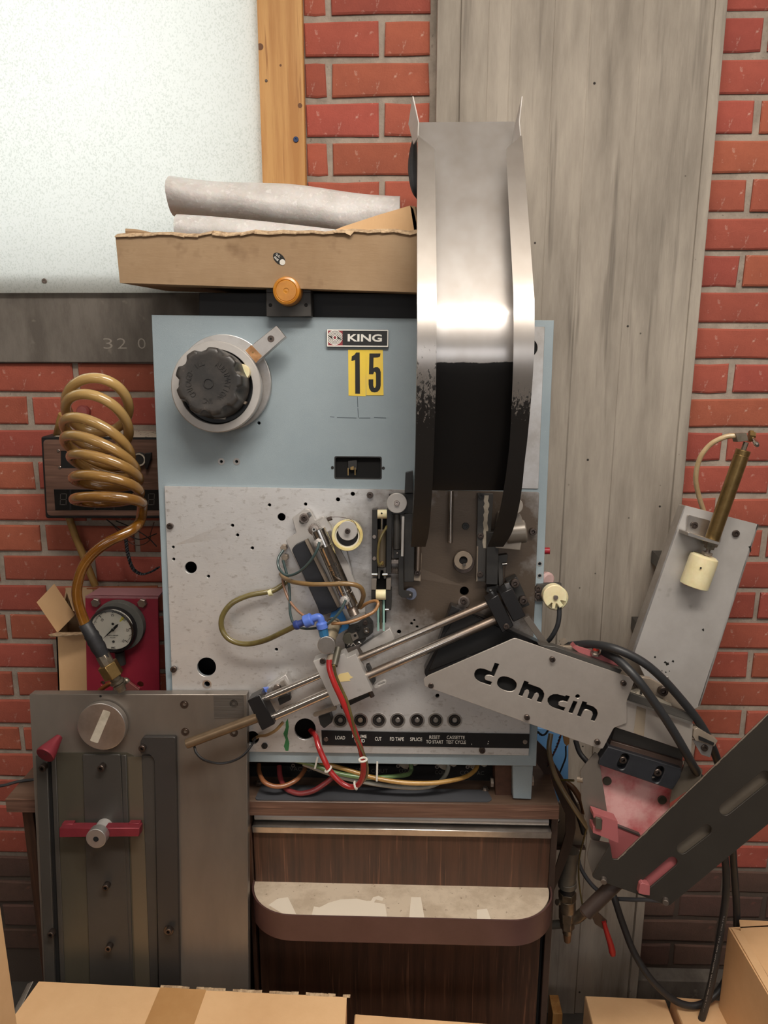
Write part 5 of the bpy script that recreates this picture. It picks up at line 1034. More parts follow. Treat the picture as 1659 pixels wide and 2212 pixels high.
for u, v in [(1346.5, 1643), (1421.5, 1670)]: screw(o, S, u, v, .080, 8, .012, MT['scrm'])
put('upper_recess', pr(S, rnd([(1328, 1572), (1336, 1573), (1477, 1621), (1472, 1660), (1316, 1612), (1321, 1600)], [4, 2, 2, 2, 2, 2]), .058, .02), MT['gun2'], o, label='dark recessed plate', bev=.0006)
put('recess_ledge', pr(S, [(1320, 1600), (1476, 1645), (1474, 1664), (1315, 1615)], .066, .01), MT['brownm'], o, bev=.0006)
put('side_plate', plate(S, rnd([(1286, 1625), (1293, 1632), (1313, 1764), (1294, 1820), (1276, 1812), (1256, 1730), (1253, 1666)], [3, 3, 3, 4, 4, 4, 5]), .072, .003), MT['gun'], o, label='grey side plate')
put('side_plate', plate(S, rnd([(1484, 1632), (1492, 1636), (1518, 1664), (1512, 1690), (1447, 1735), (1452, 1705), (1474, 1664)], 2), .062, .003), MT['grime'], o)
put('stub_screw', G().cyl(S.at(1248, 1683, .066), S.at(1260, 1684, .070), .0052, 10), MT['dirty'], o)
hb = put('hook_block', pr(S, rnd([(1282, 1756), (1334, 1774), (1336, 1821), (1281, 1799), (1281, 1785), (1300, 1790), (1301, 1771), (1282, 1766)], .6), .098, .024), MT['redblk'], o, label='dusty red notched block', bev=.0006)
put('insert', pr(S, [(1287, 1766), (1300, 1769), (1300, 1793), (1287, 1790)], .102, .02), MT['gun3'], hb, bev=.0005)
put('lower_tab', plate(S, rnd([(1276, 1815), (1318, 1822), (1280, 1892), (1268, 1850)], 2), .080, .003), MT['gun'], o)

# ================================================================ aluminium channel with brass cylinder, right
CH = Plane(VP(-.17).at(1500, 1300), (0, -1, .12))
o = thing('aluminium_channel', 'tall slanted bare aluminium channel rising behind the feeder at right', 'channel', CH.at(1440, 1530))
put('web', plate(CH, [(1481, 1092), (1639, 1133), (1511, 1526), (1440, 1560), (1369, 1412)], 0, .003), MT['alu_m'], o, label='pale scuffed web')
put('flange', pr(CH, [(1478, 1094), (1481, 1092), (1370, 1412), (1364, 1412)], 0, .03), MT['alu'], o); put('flange', pr(CH, [(1636, 1132), (1639, 1133), (1512, 1526), (1508, 1524)], 0, .03), MT['alu'], o)
screw(o, CH, 1591, 1153, .005, 7.5, .005, MT['scrm'])
for u, v in [(1462, 1240), (1420, 1400)]:
    c_ = CH.at(u, v, -.003); put('stand_off', G().box((c_.x-.012, c_.y, c_.z-.012), (c_.x+.012, -.046, c_.z+.012)), MT['gun2'], o)
random.seed(21)
def splash(u, v, r_):
    return [(u+r_*random.uniform(.5, 1.2)*math.cos(t), v+r_*random.uniform(.5, 1.2)*math.sin(t)) for t in [2*math.pi*i/9 for i in range(9)]]
for u, v, r_ in [(1415, 1419, 3), (1437, 1431, 3), (1442, 1434, 4), (1454, 1429, 3), (1519, 1361, 3), (1438, 1452, 2), (1430, 1449, 1.5), (1446, 1450, 1.5)]: put('paint_spot', plate(CH, splash(u, v, r_), .0003, .0003, bev=.00004), MT['ink'], o)
put('paint_mark', plate(CH, [(1616, 1181), (1622, 1179), (1623, 1190), (1620, 1195), (1619, 1184)], .0003, .0003, bev=.00004), MT['ink'], o)
for u, v in [(1442, 1465), (1453, 1486)]: put('rivet', disc(CH, u, v, .002, 3, .002, 12), MT['alu_b'], o)
o = thing('brass_cylinder', 'brass air cylinder with toggle valve on top and cream nylon foot', 'cylinder', CH.at(1510, 1270))
ba, bb = CH.at(1606, 972, .052), CH.at(1537, 1168, .030); ax = (bb-ba).normalized(); L_ = (bb-ba).length; r_ = 15.3*CH.px(1570, 1070, .04)
put('barrel', G().lathe(ba, ax, [(r_*.95, 0), (r_, .0008), (r_, .008), (r_*.94, .0085), (r_*.96, .010), (r_, .0105), (r_, L_)], 40), MT['brass'], o, label='aged brass barrel', sharp=25)
put('neck', G().cyl(ba-ax*.014, ba, .0045, 6), MT['brassg'], o); tv = ba-ax*.022
kk = CH.px(1600, 940, .055)
put('valve_body', pr(CH, rnd([(1589, 936), (1613, 935), (1617, 952), (1594, 955)], 1), .062, .020), MT['brassg'], o, bev=.001); put('hex_nut', G().lathe(CH.at(1617, 942, .052), (1, -.2, -.1), [(.0110, 0), (.0110, .006), (.0085, .007), (.0085, .010)], 6), MT['brass'], o); put('toggle', G().lathe(CH.at(1624, 943, .056), (CH.at(1634, 959, .075)-CH.at(1624, 943, .056)), [(.0028, 0), (.0042, .018), (.0046, .024), (.003, .028)], 14), MT['chrome'], o, label='steel toggle')
br_ = put('angle_bracket', plate(CH, rnd([(1486, 1112), (1532, 1124), (1558, 1140), (1558, 1170), (1550, 1178), (1484, 1150)], [4, 2, 2, 6, 4, 4]), .006, .004), MT['alu_b'], o, label='bright zinc angle bracket'); put('shelf', pr(CH, [(1486, 1150), (1490, 1150), (1556, 1172), (1553, 1178), (1486, 1158)], .050, .046), MT['alu'], br_, bev=.0008)
for u, v in [(1501, 1135), (1553, 1150)]: screw(o, CH, u, v, .013, 8, .006, MT['scrm'])
put('nut', G().lathe(bb+ax*.002, ax, [(.0130, 0), (.0130, .007), (.009, .008), (.009, .013)], 6), MT['brassg'], o); put('rod', G().cyl(bb, bb+ax*.030, .0042, 16), MT['scrs'], o); put('nut', G().lathe(bb+ax*.022, ax, [(.0095, 0), (.0095, .005)], 6), MT['scrs'], o)
fa, fb = CH.at(1522, 1202, .026), CH.at(1498, 1268, .022); fx = (fb-fa).normalized(); fl = (fb-fa).length
put('nylon_foot', G().lathe(fa-fx*.002, fx, [(.020, 0), (.0245, .003), (.0255, .008), (.0255, fl-.001), (.0245, fl)], 40), MT['cream'], o, label='cream nylon cylinder foot', sharp=28); put('foot_hole', disc(CH, 1514, 1227, .0515, 2.2, .0006, 12), MT['scrm'], o)
solo('air_tube', G().tube([CH.at(u, v, f) for u, v, f in [(1590, 941, .055), (1566, 944, .05), (1535, 960, .04), (1512, 990, .03), (1503, 1030, .015), (1508, 1065, .0), (1518, 1098, -.015), (1530, 1130, -.02)]], .0046, 14), mk('clear_tan_tube', 'B99E74', .25, coat=.6, col2='CDB58E', sc_=20), 'milky tan tube curving down from the brass cylinder valve', 'tube')

# ================================================================ cream knob on a rod, right of the machine; red wheel behind
o = thing('cream_wheel', 'notched cream plastic wheel on a bracket right of the machine panel', 'wheel', S.at(1204, 1290))
cc = []
for i in range(48):
    t = 2*math.pi*i/48; a = math.degrees(t) % 360; r0 = 26
    for n0 in (35, 78, 118): 
        if abs((a-n0+180) % 360-180) < 9: r0 = 15
    cc.append((1199+r0*math.cos(t), 1290+r0*math.sin(t)))
put('wheel', plate(S, cc, .022, .018, bev=.0012), MT['cream'], o, label='cream notched wheel'); put('rim', G().lathe(S.at(1199, 1290, .004), S.n, [(26*S.px(1199, 1290), 0), (27*S.px(1199, 1290), .006), (24*S.px(1199, 1290), .010)], 32), MT['cream'], o); put('axle', disc(S, 1201, 1291, .026, 5, .01, 18), MT['scrs'], o)
put('bracket', pr(S, [(1160, 1262), (1213, 1260), (1213, 1268), (1178, 1270), (1176, 1298), (1160, 1298)], .000, .012), MT['gun2'], o, bev=.0005)
solo('cable', G().tube([S.at(u, v, f) for u, v, f in [(1208, 1310, .012), (1208, 1330, .014), (1204, 1352, .014), (1194, 1372, .010), (1183, 1386, .0), (1170, 1396, -.02)]], .0040, 12), MT['cable'], 'black cable curving down from the cream wheel', 'cable')
RW = VP(-.20)
solo('handwheel', G().lathe(RW.at(1163, 1190), (1, -.12, .05), [(.034, 0), (.034, .004), (.028, .006), (.006, .008), (.006, .020), (.0001, .021)], 36), mk('red_paint', 'A32330', .4), 'red wheel edge peeking out behind the right side of the machine', 'wheel')
solo('pink_knob', G().lathe(RW.at(1175, 1250), (.4, -.9, .1), [(.012, 0), (.014, .004), (.014, .012), (.010, .016)], 24), mk('pinkish_white', 'C9A9A5', .5), 'small pinkish white knob just above the cream wheel', 'knob')
CB = VP(-.12)
solo('blue_bin', G().prism([CB.at(1120, 1568), CB.at(1222, 1578), CB.at(1228, 1590), CB.at(1228, 1692), CB.at(1206, 1735), CB.at(1120, 1690)], (0, .03, 0)), MT['skyblue'], 'sky blue plastic panel standing behind the right end of the desk', 'panel', bev=.002)

# ---------------------------------------------------------------- cables and hoses at right
def wc(pts, r, m, name, label, cat='cable', n=12, group=None): return solo(name, G().tube([W.at(*p) for p in pts], r, n), m, label, cat, group)
wc([(1215, 1398, .30), (1240, 1394, .34), (1280, 1392, .37), (1330, 1402, .40), (1385, 1428, .41), (1430, 1465, .41), (1475, 1515, .405), (1510, 1560, .40), (1535, 1605, .39), (1555, 1660, .36), (1570, 1730, .30), (1580, 1800, .25), (1585, 1870, .22), (1591, 1960, .21), (1590, 2030, .21), (1576, 2095, .22), (1549, 2145, .235), (1506, 2172, .25), (1459, 2162, .25), (1408, 2117, .24), (1370, 2058, .22), (1344, 1992, .20), (1328, 1943, .19), (1312, 1900, .17), (1290, 1860, .15)], .0068, MT['cable'], 'cable', 'thick black rubber cable hanging in the big loop at lower right', n=14)
wc([(1305, 1408, .37), (1335, 1425, .40), (1372, 1462, .425), (1410, 1512, .43), (1450, 1572, .43), (1485, 1632, .42), (1510, 1680, .38), (1535, 1750, .30), (1555, 1810, .26), (1567, 1862, .25), (1568, 1930, .25), (1559, 2000, .255), (1543, 2093, .265), (1528, 2160, .27), (1508, 2225, .27)], .0070, MT['cable'], 'cable', 'thick black rubber cable running straight down out of the frame', n=14)
cabm = MT['white']
TXP = VP(-.272)
cb_t = [x for x in bpy.data.objects if x.get('label', '').startswith('thick black rubber cable running')][0]
put('cable_print', text(Plane(W.at(1535, 2090, .2755), (0, -1, 0)), 'TYPE SO 3/C 90C WATER RESISTANT 300V (UL) ... CSA FT2', 1541, 2090, 0, 3.2, 262, -78, .0002), mk('grey_print', '9A9A96', .6), cb_t)
wc([(1236, 1795, .14), (1245, 1830, .13), (1252, 1868, .13), (1268, 1898, .14), (1290, 1922, .15), (1320, 1939, .17), (1360, 1943, .19), (1400, 1944, .20), (1440, 1948, .20)], .0042, MT['rubberg'], 'cable', 'thin dark grey cable sagging below the output guide')
wc([(1190, 1585, .24), (1186, 1620, .25), (1196, 1665, .26), (1215, 1705, .27), (1240, 1745, .29), (1265, 1782, .30), (1268, 1786, .30)], .0046, mk('tan_hose', '8C7A5B', .35, coat=.4, col2='7B6A4C', sc_=16), 'air_tube', 'tan hose running down in front of the blue panel', 'tube')
wc([(1268, 1784, .30), (1262, 1810, .28), (1252, 1850, .24), (1250, 1890, .20), (1254, 1930, .18), (1262, 1975, .19)], .0018, MT['olive'], 'thin_tube', 'very thin olive tube dropping to the brass valve', 'tube')
wc([(1166, 1680, .22), (1200, 1684, .23), (1240, 1686, .25)], .0022, MT['olive'], 'thin_tube', 'thin olive tube running level to the grey side plate', 'tube')
wc([(1222, 1690, .20), (1240, 1705, .21), (1258, 1735, .22), (1262, 1755, .22)], .0060, mk('orange_brown_hose', '5F4026', .4), 'air_tube', 'dark orange-brown hose behind the grey side plate', 'tube')
wc([(1215, 1688, .19), (1232, 1720, .2), (1250, 1760, .2), (1262, 1800, .2)], .0060, MT['rubber'], 'cable', 'black cable behind the tan hose')
wc([(1243, 1598, .20), (1252, 1625, .21), (1268, 1645, .22), (1280, 1655, .22)], .0050, MT['cable'], 'cable', 'short black cable above the grey side plate')
def twist(name, label, pts, r, mA, mB, turns, cat='wires', sep=.0014):
    c = catmull([W.at(*p) for p in pts], 14); t = thing(name, label, cat, c[0])
    for ph, m_ in ((0, mA), (math.pi, mB)):
        q = []
        for i, p in enumerate(c):
            a = 2*math.pi*turns*i/(len(c)-1)+ph; q.append(p+V((math.cos(a), -math.sin(a), .4*math.cos(a)))*sep)
        put('wire', G().tube(q, r, 6, smooth=False), m_, t)
wr = mk('dark_red_wire', '5A1E22', .5); wk = mk('black_wire', '202226', .5)
twist('twisted_wires', 'red and black twisted wires in front of the blue panel', [(1212, 1585, .22), (1203, 1612, .22), (1192, 1635, .23), (1184, 1655, .23)], .0012, wr, wk, 6)
twist('twisted_wires', 'dark twisted wire loop just below the feeder plate', [(1160, 1580, .24), (1170, 1588, .24), (1178, 1586, .24), (1184, 1578, .24)], .0012, wk, wk, 4)
wc([(1222, 1612, .21), (1222, 1635, .21), (1215, 1655, .21), (1208, 1672, .21)], .0016, wk, 'wire', 'thin black wire over the blue panel', 'wire')
solo('wire_connector', G().prism([W.at(1216, 1588, .215), W.at(1230, 1594, .215), (W.at(1230, 1606, .215)), W.at(1224, 1612, .215), W.at(1219, 1606, .215)], (0, .008, 0)), mk('tan_connector', '8E6B42', .6), 'small tan wire connector hanging from the feeder plate', 'connector')
# brown steel strap and galvanised column beside the cabinet
PB = VP(-.13)
solo('strap', plate(PB, [(1160, 1600), (1180, 1620), (1222, 1690), (1243, 1752), (1244, 1790), (1236, 1830), (1206, 1905), (1190, 1940), (1184, 1930), (1198, 1880), (1222, 1800), (1222, 1760), (1196, 1700), (1160, 1650)], .1, .004), MT['brownm'], 'bent dark brown steel strap beside the desk edge', 'strap', bev=.0008)
o = thing('steel_bracket', 'rusty-tan steel plate with bolt holes beside the cabinet', 'bracket', PB.at(1230, 1830))
put('plate', plate(PB, [(1186, 1735), (1262, 1735), (1262, 1832), (1190, 1832)], .04, .004, [circ(1203, 1773, 6), circ(1190, 1800, 3)]), MT['grime'], o); put('ledge', pr(PB, [(1190, 1832), (1265, 1832), (1265, 1836), (1190, 1836)], .05, .03), MT['brownm'], o)
solo('bumper', pr(PB, rnd([(1184, 1805), (1196, 1812), (1196, 1900), (1184, 1900)], 3), .12, .02), MT['rubber'], 'black rounded bumper on the right side of the cabinet', 'bumper', bev=.002, seg=2)
o = thing('air_valve', 'galvanised pipe with brass fittings and an air outlet below', 'valve', PB.at(1225, 2040))
a_, b_ = PB.at(1232, 1836, .07), PB.at(1224, 1905, .07); ax = (PB.at(1227, 2030, .07)-PB.at(1226, 1905, .07)).normalized()
put('pipe', G().cyl(a_, b_, .0165, 28, .0175), MT['conduit'], o, label='grey galvanised pipe'); p_ = b_; kz = PB.px(1225, 1960, .07)
def seg(du0, du1, r0, m_, nm, n=6, r1=None):
    global p_
    q0 = PB.at(1225.5, du0, .07); q1 = PB.at(1225.5, du1, .07); put(nm, G().cyl(q0, q1, r0*kz*1.16, n, (r1 or r0)*kz*1.16), m_, o, bev=.0008)
seg(1903, 1914, 17, MT['conduit'], 'collar', 28); seg(1914, 1926, 14, MT['rubber'], 'seal', 24); seg(1926, 1941, 16.5, MT['brassg'], 'hex_fitting'); seg(1941, 1966, 15.5, MT['brassg'], 'valve_body', 24); seg(1966, 1986, 16, MT['brassg'], 'hex_fitting'); seg(1986, 2004, 13.5, MT['brassg'], 'hex_fitting'); seg(2004, 2016, 9, MT['brassg'], 'nipple', 20); seg(2016, 2034, 8, mk('copper_plug', '8A6A50', .5, .5), 'plug', 16, 6)
put('side_plug', G().cyl(PB.at(1203, 1949, .075), PB.at(1212, 1949, .07), .0060, 14), MT['brassg'], o); put('side_pipe', G().cyl(PB.at(1190, 1998, .05), PB.at(1214, 1996, .06), .0085, 18), MT['conduit'], o)
put('branch', G().tube([PB.at(1236, 1985, .07), PB.at(1248, 1982, .075), PB.at(1262, 1970, .08)], .011, 14), MT['brassg'], o)
o = thing('ball_valve_handle', 'red vinyl covered valve lever pointing down and right', 'lever', PB.at(1325, 2065))
put('lever_arm', plate(PB, [(1276, 1975), (1288, 1968), (1312, 1990), (1308, 2010), (1300, 2006), (1285, 1996)], .065, .004), MT['brownm'], o, bev=.0006)
put('red_grip', G().tube([PB.at(1304, 1990, .066), PB.at(1311, 2015, .068), PB.at(1319, 2040, .068), PB.at(1324, 2062, .068)], lambda t: .0042+.0030*t if t < .93 else .0058, 14), MT['redh'], o, label='red vinyl grip')
# right-hand boxes
zb_ = .22
a, b = hp(1263, 2150, zb_), hp(1437, 2158, zb_)
solo('cardboard_box', G().prism([a, b, b+V((.0, -.3, 0)), a+V((.0, -.3, 0))], (0, 0, -zb_+.001)), MT['card'], 'small cardboard box on the floor under the cable loop, left of two', 'box', bev=.002)
a, b = hp(1449, 2152, zb_+.01), hp(1592, 2163, zb_+.01)
solo('cardboard_box', G().prism([a, b, b+V((.005, -.3, 0)), a+V((.005, -.3, 0))], (0, 0, -zb_-.009)), MT['card'], 'small cardboard box on the floor under the cable loop, right of two', 'box', bev=.002)
zr = .42
p1, p2, p3 = hp(1572, 2003, zr), hp(1600, 1988, zr), hp(1760, 1996, zr)
o = thing('cardboard_box', 'taller cardboard box with open flaps cut off by the right edge', 'box', hp(1640, 2150, 0))
q1, q2 = hp(1575, 2006, zr), hp(1670, 2168, zr)
put('side', G().prism([q1, q2, V((q2.x, q2.y, .0)), V((q1.x, q1.y, .0))], (.004, .002, 0)), MT['card'], o); put('flap', G().prism([hp(1580, 2008, zr), hp(1602, 2014, zr+.004), hp(1690, 2168, zr+.004), hp(1672, 2168, zr)], (0, 0, .003)), MT['card'], o)
put('top', G().prism([hp(1597, 1987, zr), hp(1760, 1993, zr), hp(1800, 2200, zr), hp(1690, 2160, zr), hp(1600, 2010, zr)], (0, 0, -.004)), MT['card'], o); pb_ = hp(1760, 1996, zr); put('back', G().prism([q1, pb_, V((pb_.x, pb_.y, 0)), V((q1.x, q1.y, 0))], (0, .003, 0)), MT['card'], o)
st_ = hp(1187, 2170, .0)
solo('wood_offcut', G().box((hp(1184, 2180, .06).x, hp(1184, 2180, .06).y-.05, 0), (hp(1204, 2180, .06).x, hp(1184, 2180, .06).y, .10)), MT['pine'], 'narrow wood offcut standing on the floor beside the cabinet', 'wood', bev=.001)
# ================================================================ left: display box, gauge, carton, coil hose
DB = VP(-.085)
o = thing('display_box', 'wall-hung wood-grain display box with unlit red digits behind the coiled hose', 'display', DB.at(220, 1118))
dbp = rnd([(88, 943), (372, 945), (372, 1120), (98, 1120)], 6)
put('case', G().prism([DB.at(u, v) for u, v in dbp], (0, .08, 0)), MT['black'], o, label='black case', bev=.002)
put('top_board', G().prism([DB.at(118, 942, .0), DB.at(372, 944, .0), DB.at(372, 944, .0)+V((0, .075, .002)), DB.at(118, 942, 0)+V((0, .075, .002))], (0, 0, -.001)), MT['paleplate'], o)
put('face', plate(DB, rnd([(93, 950), (368, 950), (368, 1114), (102, 1114)], 9), .002, .003, [rnd([(131, 974), (200, 974), (200, 1012), (131, 1012)], 1)]), MT['walnuth'], o, label='walnut-grain front')
put('window', plate(DB, [(131, 974), (200, 974), (200, 1012), (131, 1012)], .0005, .001), MT['void'], o); put('window', plate(DB, [(116, 1057), (368, 1058), (368, 1102), (119, 1102)], .003, .001), mk('smoked_window', '1B1A19', .2), o, label='smoked digit window')
seg7 = mk('unlit_segment', '4A4440', .5)
def digit8(u, v):
    sg = G()
    for q in ([(-5, -13), (6, -13), (5, -11.5), (-4, -11.5)], [(-5.5, -.8), (5, -.8), (5, .8), (-5.5, .8)], [(-6, 12), (4, 12), (3, 10.5), (-5, 10.5)], [(-7, -12), (-5.5, -11), (-6, -1), (-7.3, -1)], [(6, -12), (7.3, -12), (6.6, -1), (5.4, -1)], [(-7.4, 1), (-6, 1), (-6.4, 11), (-7.8, 12)], [(5.4, 1), (6.6, 1), (6, 12), (4.8, 11)]): sg.prism([DB.at(u+x, v+y, .0033) for x, y in q], (0, .0003, 0))
    put('digit', sg, seg7, o)
for u in (137, 181, 222, 262, 327): digit8(u, 1079)
for q in ((150, 1058, 1102), (203, 1058, 1102), (244, 1058, 1102), (305, 1058, 1102)): put('divider', pr(DB, [(q[0], q[1]), (q[0]+4, q[1]), (q[0]+4, q[2]), (q[0], q[2])], .0035, .001), MT['black'], o)
for u, v in [(125.5, 974), (128.5, 1010)]: put('screw', disc(DB, u, v, .004, 3.2, .002, 12), MT['scrs'], o)
dial = put('dial', disc(DB, 300, 993, .012, 15, .010, 28), MT['dark'], o, label='black dial with pale markings'); put('dial_ring', ring(DB, 300, 993, .0125, 14, 11, .001, 30), MT['label'], dial); put('dial_lever', pr(DB, [(312, 980), (326, 978), (326, 990), (318, 1015), (313, 1012)], .014, .008), MT['black'], dial, bev=.001)
def wx(pts, r, m, nm, lab, cat='wires', n=7): return solo(nm, G().tube([W.at(*p) for p in pts], r, n), m, lab, cat)
wx([(230, 1122, .06), (262, 1146, .05), (300, 1165, .05), (338, 1153, .08)], .0012, MT['black'], 'wire', 'thin black wire under the display box, crossing to the machine')
wx([(250, 1125, .06), (285, 1140, .05), (318, 1160, .06), (338, 1180, .08)], .0012, MT['black'], 'wire', 'thin black wire slanting down from the display box')
wx([(240, 1130, .05), (275, 1168, .04), (300, 1178, .04), (322, 1168, .05), (326, 1150, .06), (333, 1128, .07)], .0010, mk('brown_wire', '4A2E24', .5), 'wire', 'thin brown wire loop below the display box')
twist('twisted_wires', 'grey-black twisted wires hanging below the display box', [(270, 1150, .05), (273, 1175, .05), (277, 1200, .05), (287, 1228, .055), (305, 1240, .06), (325, 1236, .07), (342, 1226, .08)], .0020, mk('grey_wire', '3E4448', .5), wk, 14, sep=.0022)
# hanging strap from the box and wall anchor
o_ = solo('hose', G().tube([W.at(*p) for p in [(135, 895, .10), (128, 920, .09), (124, 960, .04), (140, 1080, .03), (160, 1150, .025), (180, 1200, .02), (206, 1266, .02)]], lambda t: .0075, 12), mk('tan_hose_flat', 'A6824C', .4, col2='94713D', sc_=16), 'tan hose hanging behind the display box from the coil', 'hose')
solo('wall_plug', G().lathe(W.at(183, 890, .02), (0, -1, .15), [(.013, 0), (.013, .010), (.010, .014), (.0001, .015)], 24), mk('dull_red_cap', '8C4440', .45), 'round dull red cap on the wall seen through the top coil', 'cap')
# carton with open flaps
CT = VP(-.13)
o = thing('cardboard_carton', 'small open cardboard carton with bent flaps behind the gauge plate', 'box', CT.at(150, 1495))
put('front', G().prism([CT.at(121, 1369), CT.at(220, 1365), CT.at(220, 1500), CT.at(126, 1500)], (0, .003, 0)), MT['card'], o); put('inner', G().prism([CT.at(141, 1270, -.08), CT.at(340, 1268, -.08), CT.at(340, 1400, -.08), CT.at(150, 1400, -.08)], (0, .003, 0)), MT['cardd'], o)
put('side', G().prism([CT.at(121, 1369), CT.at(143, 1272, -.08), CT.at(150, 1500, -.08), CT.at(126, 1500)], (.003, 0, 0)), MT['cardd'], o)
put('flap', G().prism([CT.at(79, 1301, .02), CT.at(115, 1263, -.02), CT.at(160, 1330, -.05), CT.at(124, 1367, 0)], (.001, .003, .001)), MT['card'], o, label='bent flap pointing left')
put('flap', G().prism([CT.at(104, 1371, .05), CT.at(110, 1375, .05), CT.at(190, 1369, .03), CT.at(190, 1365, 0), CT.at(122, 1366, 0)], (0, .001, -.002)), MT['cedge'], o, label='front flap seen along its corrugated edge')
put('flap', G().prism([CT.at(141, 1270, -.05), CT.at(200, 1269, -.05), CT.at(200, 1322, -.02), CT.at(158, 1320, -.02)], (0, .003, 0)), MT['cardd'], o)
# maroon plate with vacuum gauge
GP = VP(-.20)
o = thing('gauge_plate', 'maroon metal plate with bolts carrying the vacuum gauge', 'plate', GP.at(265, 1495))
put('plate', plate(GP, [(184, 1288), (341, 1289), (345, 1520), (188, 1520)], 0, .006, [circ(303, 1479, 7), circ(222, 1476, 5)]), MT['maroon'], o); put('top_flange', G().prism([GP.at(184, 1288), GP.at(341, 1289), GP.at(341, 1289)+V((0, .05, .0)), GP.at(192, 1288)+V((0, .05, 0))], (0, 0, -.004)), mk('dusty_maroon', 'A9767A', .5), o)
put('orange_edge', G().prism([GP.at(187, 1271, -.05), GP.at(260, 1268, -.05), GP.at(340, 1266, -.05), GP.at(340, 1273, -.05), GP.at(187, 1273, -.05)], (0, .004, 0)), mk('orange_brown_edge', '8C4A2A', .6), o)
for u, v in [(209, 1299), (309, 1300)]: put('hex_bolt', G().lathe(GP.at(u, v+1), (0, -1, 0), [(.0088, 0), (.0088, .007), (.0075, .008)], 6), MT['scrs'], o)
o = thing('vacuum_gauge', 'round dial vacuum gauge with a white face and black bezel', 'gauge', GP.at(250, 1410))
put('gasket', disc(GP, 254, 1354, .016, 56, .015, 56), mk('grey_felt', '55534E', .95, bump=.6, bs=300), o, label='grey felt ring'); kz = GP.px(243, 1359, .035)
put('case', G().lathe(GP.at(246, 1358, .018), (0, -1, 0), [(52*kz, 0), (52*kz, .010), (50*kz, .014), (46*kz, .016), (45.5*kz, .012)], 64), MT['blacks'], o, sharp=25)
fc = put('dial_face', disc(GP, 243, 1360, .0315, 46, .002, 56), MT['gface'], o, label='off-white dial face'); GF = Plane(GP.at(243, 1360, .0322), (0, -1, 0))
tk = G(); kt = GF.px(243, 1360)
for i in range(61):
    a = R(140+i*260/60); r1 = 43; r0 = 36 if i % 10 == 0 else (38 if i % 5 == 0 else 40); w_ = .45 if i % 10 else .7
    dx, dy = math.cos(a), math.sin(a); tk.prism([GF.at(243+dx*r0-dy*w_, 1360+dy*r0+dx*w_), GF.at(243+dx*r1-dy*w_, 1360+dy*r1+dx*w_), GF.at(243+dx*r1+dy*w_, 1360+dy*r1-dx*w_), GF.at(243+dx*r0+dy*w_, 1360+dy*r0-dx*w_)], (0, .0003, 0))
put('scale_marks', tk, MT['ink'], fc)
for s_, u, v, a in [('10', 221, 1339, -50), ('15', 243, 1328.5, 0), ('20', 268, 1338, 45), ('25', 276, 1361, 90), ('30', 267, 1384, 125), ('5', 209, 1362, -90)]: put('numeral', text(GF, s_, u, v, 0, 5.5, None, a, .0002), MT['ink'], fc)
put('lettering', text(GF, 'INCHES OF MERCURY', 243, 1372.5, 0, 2.6, 26, 0, .0002), MT['ink'], fc); put('lettering', text(GF, 'VACUUM', 243, 1377, 0, 2.6, 12, 0, .0002), MT['ink'], fc); put('lettering', text(GF, 'DVC', 245, 1399, 0, 4, 9, 0, .0002, .02), MT['ink'], fc)
put('yellow_mark', plate(GF, [(258, 1342), (264, 1331), (267, 1334), (272, 1331), (266, 1339), (260, 1343)], .0002, .0002, bev=.00003), mk('yellow_crayon', 'D9C84B', .7), fc)
for u, v in [(243.5, 1348), (245, 1386)]: put('face_screw', disc(GF, u, v, .001, 2.8, .001, 12), MT['dark'], fc)
put('needle', plate(GF, [(222, 1380), (240, 1360.5), (250, 1350), (256, 1348), (254, 1354), (247, 1361), (243, 1363)], .003, .0008, bev=.0001), MT['ink'], o, label='black needle'); put('pivot', disc(GF, 243, 1361, .0045, 3.6, .002, 16), MT['ink'], o)
put('glass', G().lathe(GP.at(243, 1360, .0345), (0, -1, 0), [(46*kz, 0), (46*kz, .0008), (.0001, .0012)], 40), mk('clear_glass', 'FFFFFF', .03, trans=1), o); put('stem', G().cyl(GP.at(258, 1408, .012), GP.at(262, 1435, .012), .009, 16), MT['dark'], o)
# copper pipe nub and flange behind tower
solo('copper_pipe', G().tube([GP.at(u, v, f) for u, v, f in [(215, 1492, .03), (228, 1482, .03), (244, 1475, .03), (262, 1480, .025)]], .0045, 12), mk('copper', 'A8683C', .3, .8), 'short bent copper pipe at the foot of the gauge plate', 'pipe')
solo('pipe_flange', plate(GP, [(242, 1492), (268, 1466), (300, 1490), (298, 1500), (244, 1500)], .012, .006), mk('dull_red_flange', '8E5650', .5, .3), 'dull red triangular flange at the foot of the gauge plate', 'flange')
# coil hose
loops = [  # cx, rx, cy, ry, tilt
 (210, 68, 868, 60, .0), (210, 68, 885, 50, .10), (208, 70, 938, 38, .36), (212, 74, 975, 30, .40), (226, 73, 1004, 24, .30), (229, 71, 1036, 20, .10), (231, 72, 1077, 15, .04), (239, 71, 1112, 15, -.20)]
pts = []
nT = 7; N_ = nT*28
def lp(t, k):
    i = min(int(t), len(loops)-2); f = t-i; return loops[i][k]*(1-f)+loops[i+1][k]*f
for i in range(N_+1):
    t = i/28+.0; ph = math.pi*1.15-2*math.pi*i/28
    cx_, rx_, cy_, ry_, tl_ = [lp(t, k) for k in range(5)]
    x = cx_+rx_*math.cos(ph); y = cy_-ry_*math.sin(ph)+tl_*(x-cx_)
    d = .235+.045*math.sin(ph)+.012*t
    pts.append((x, y, d))
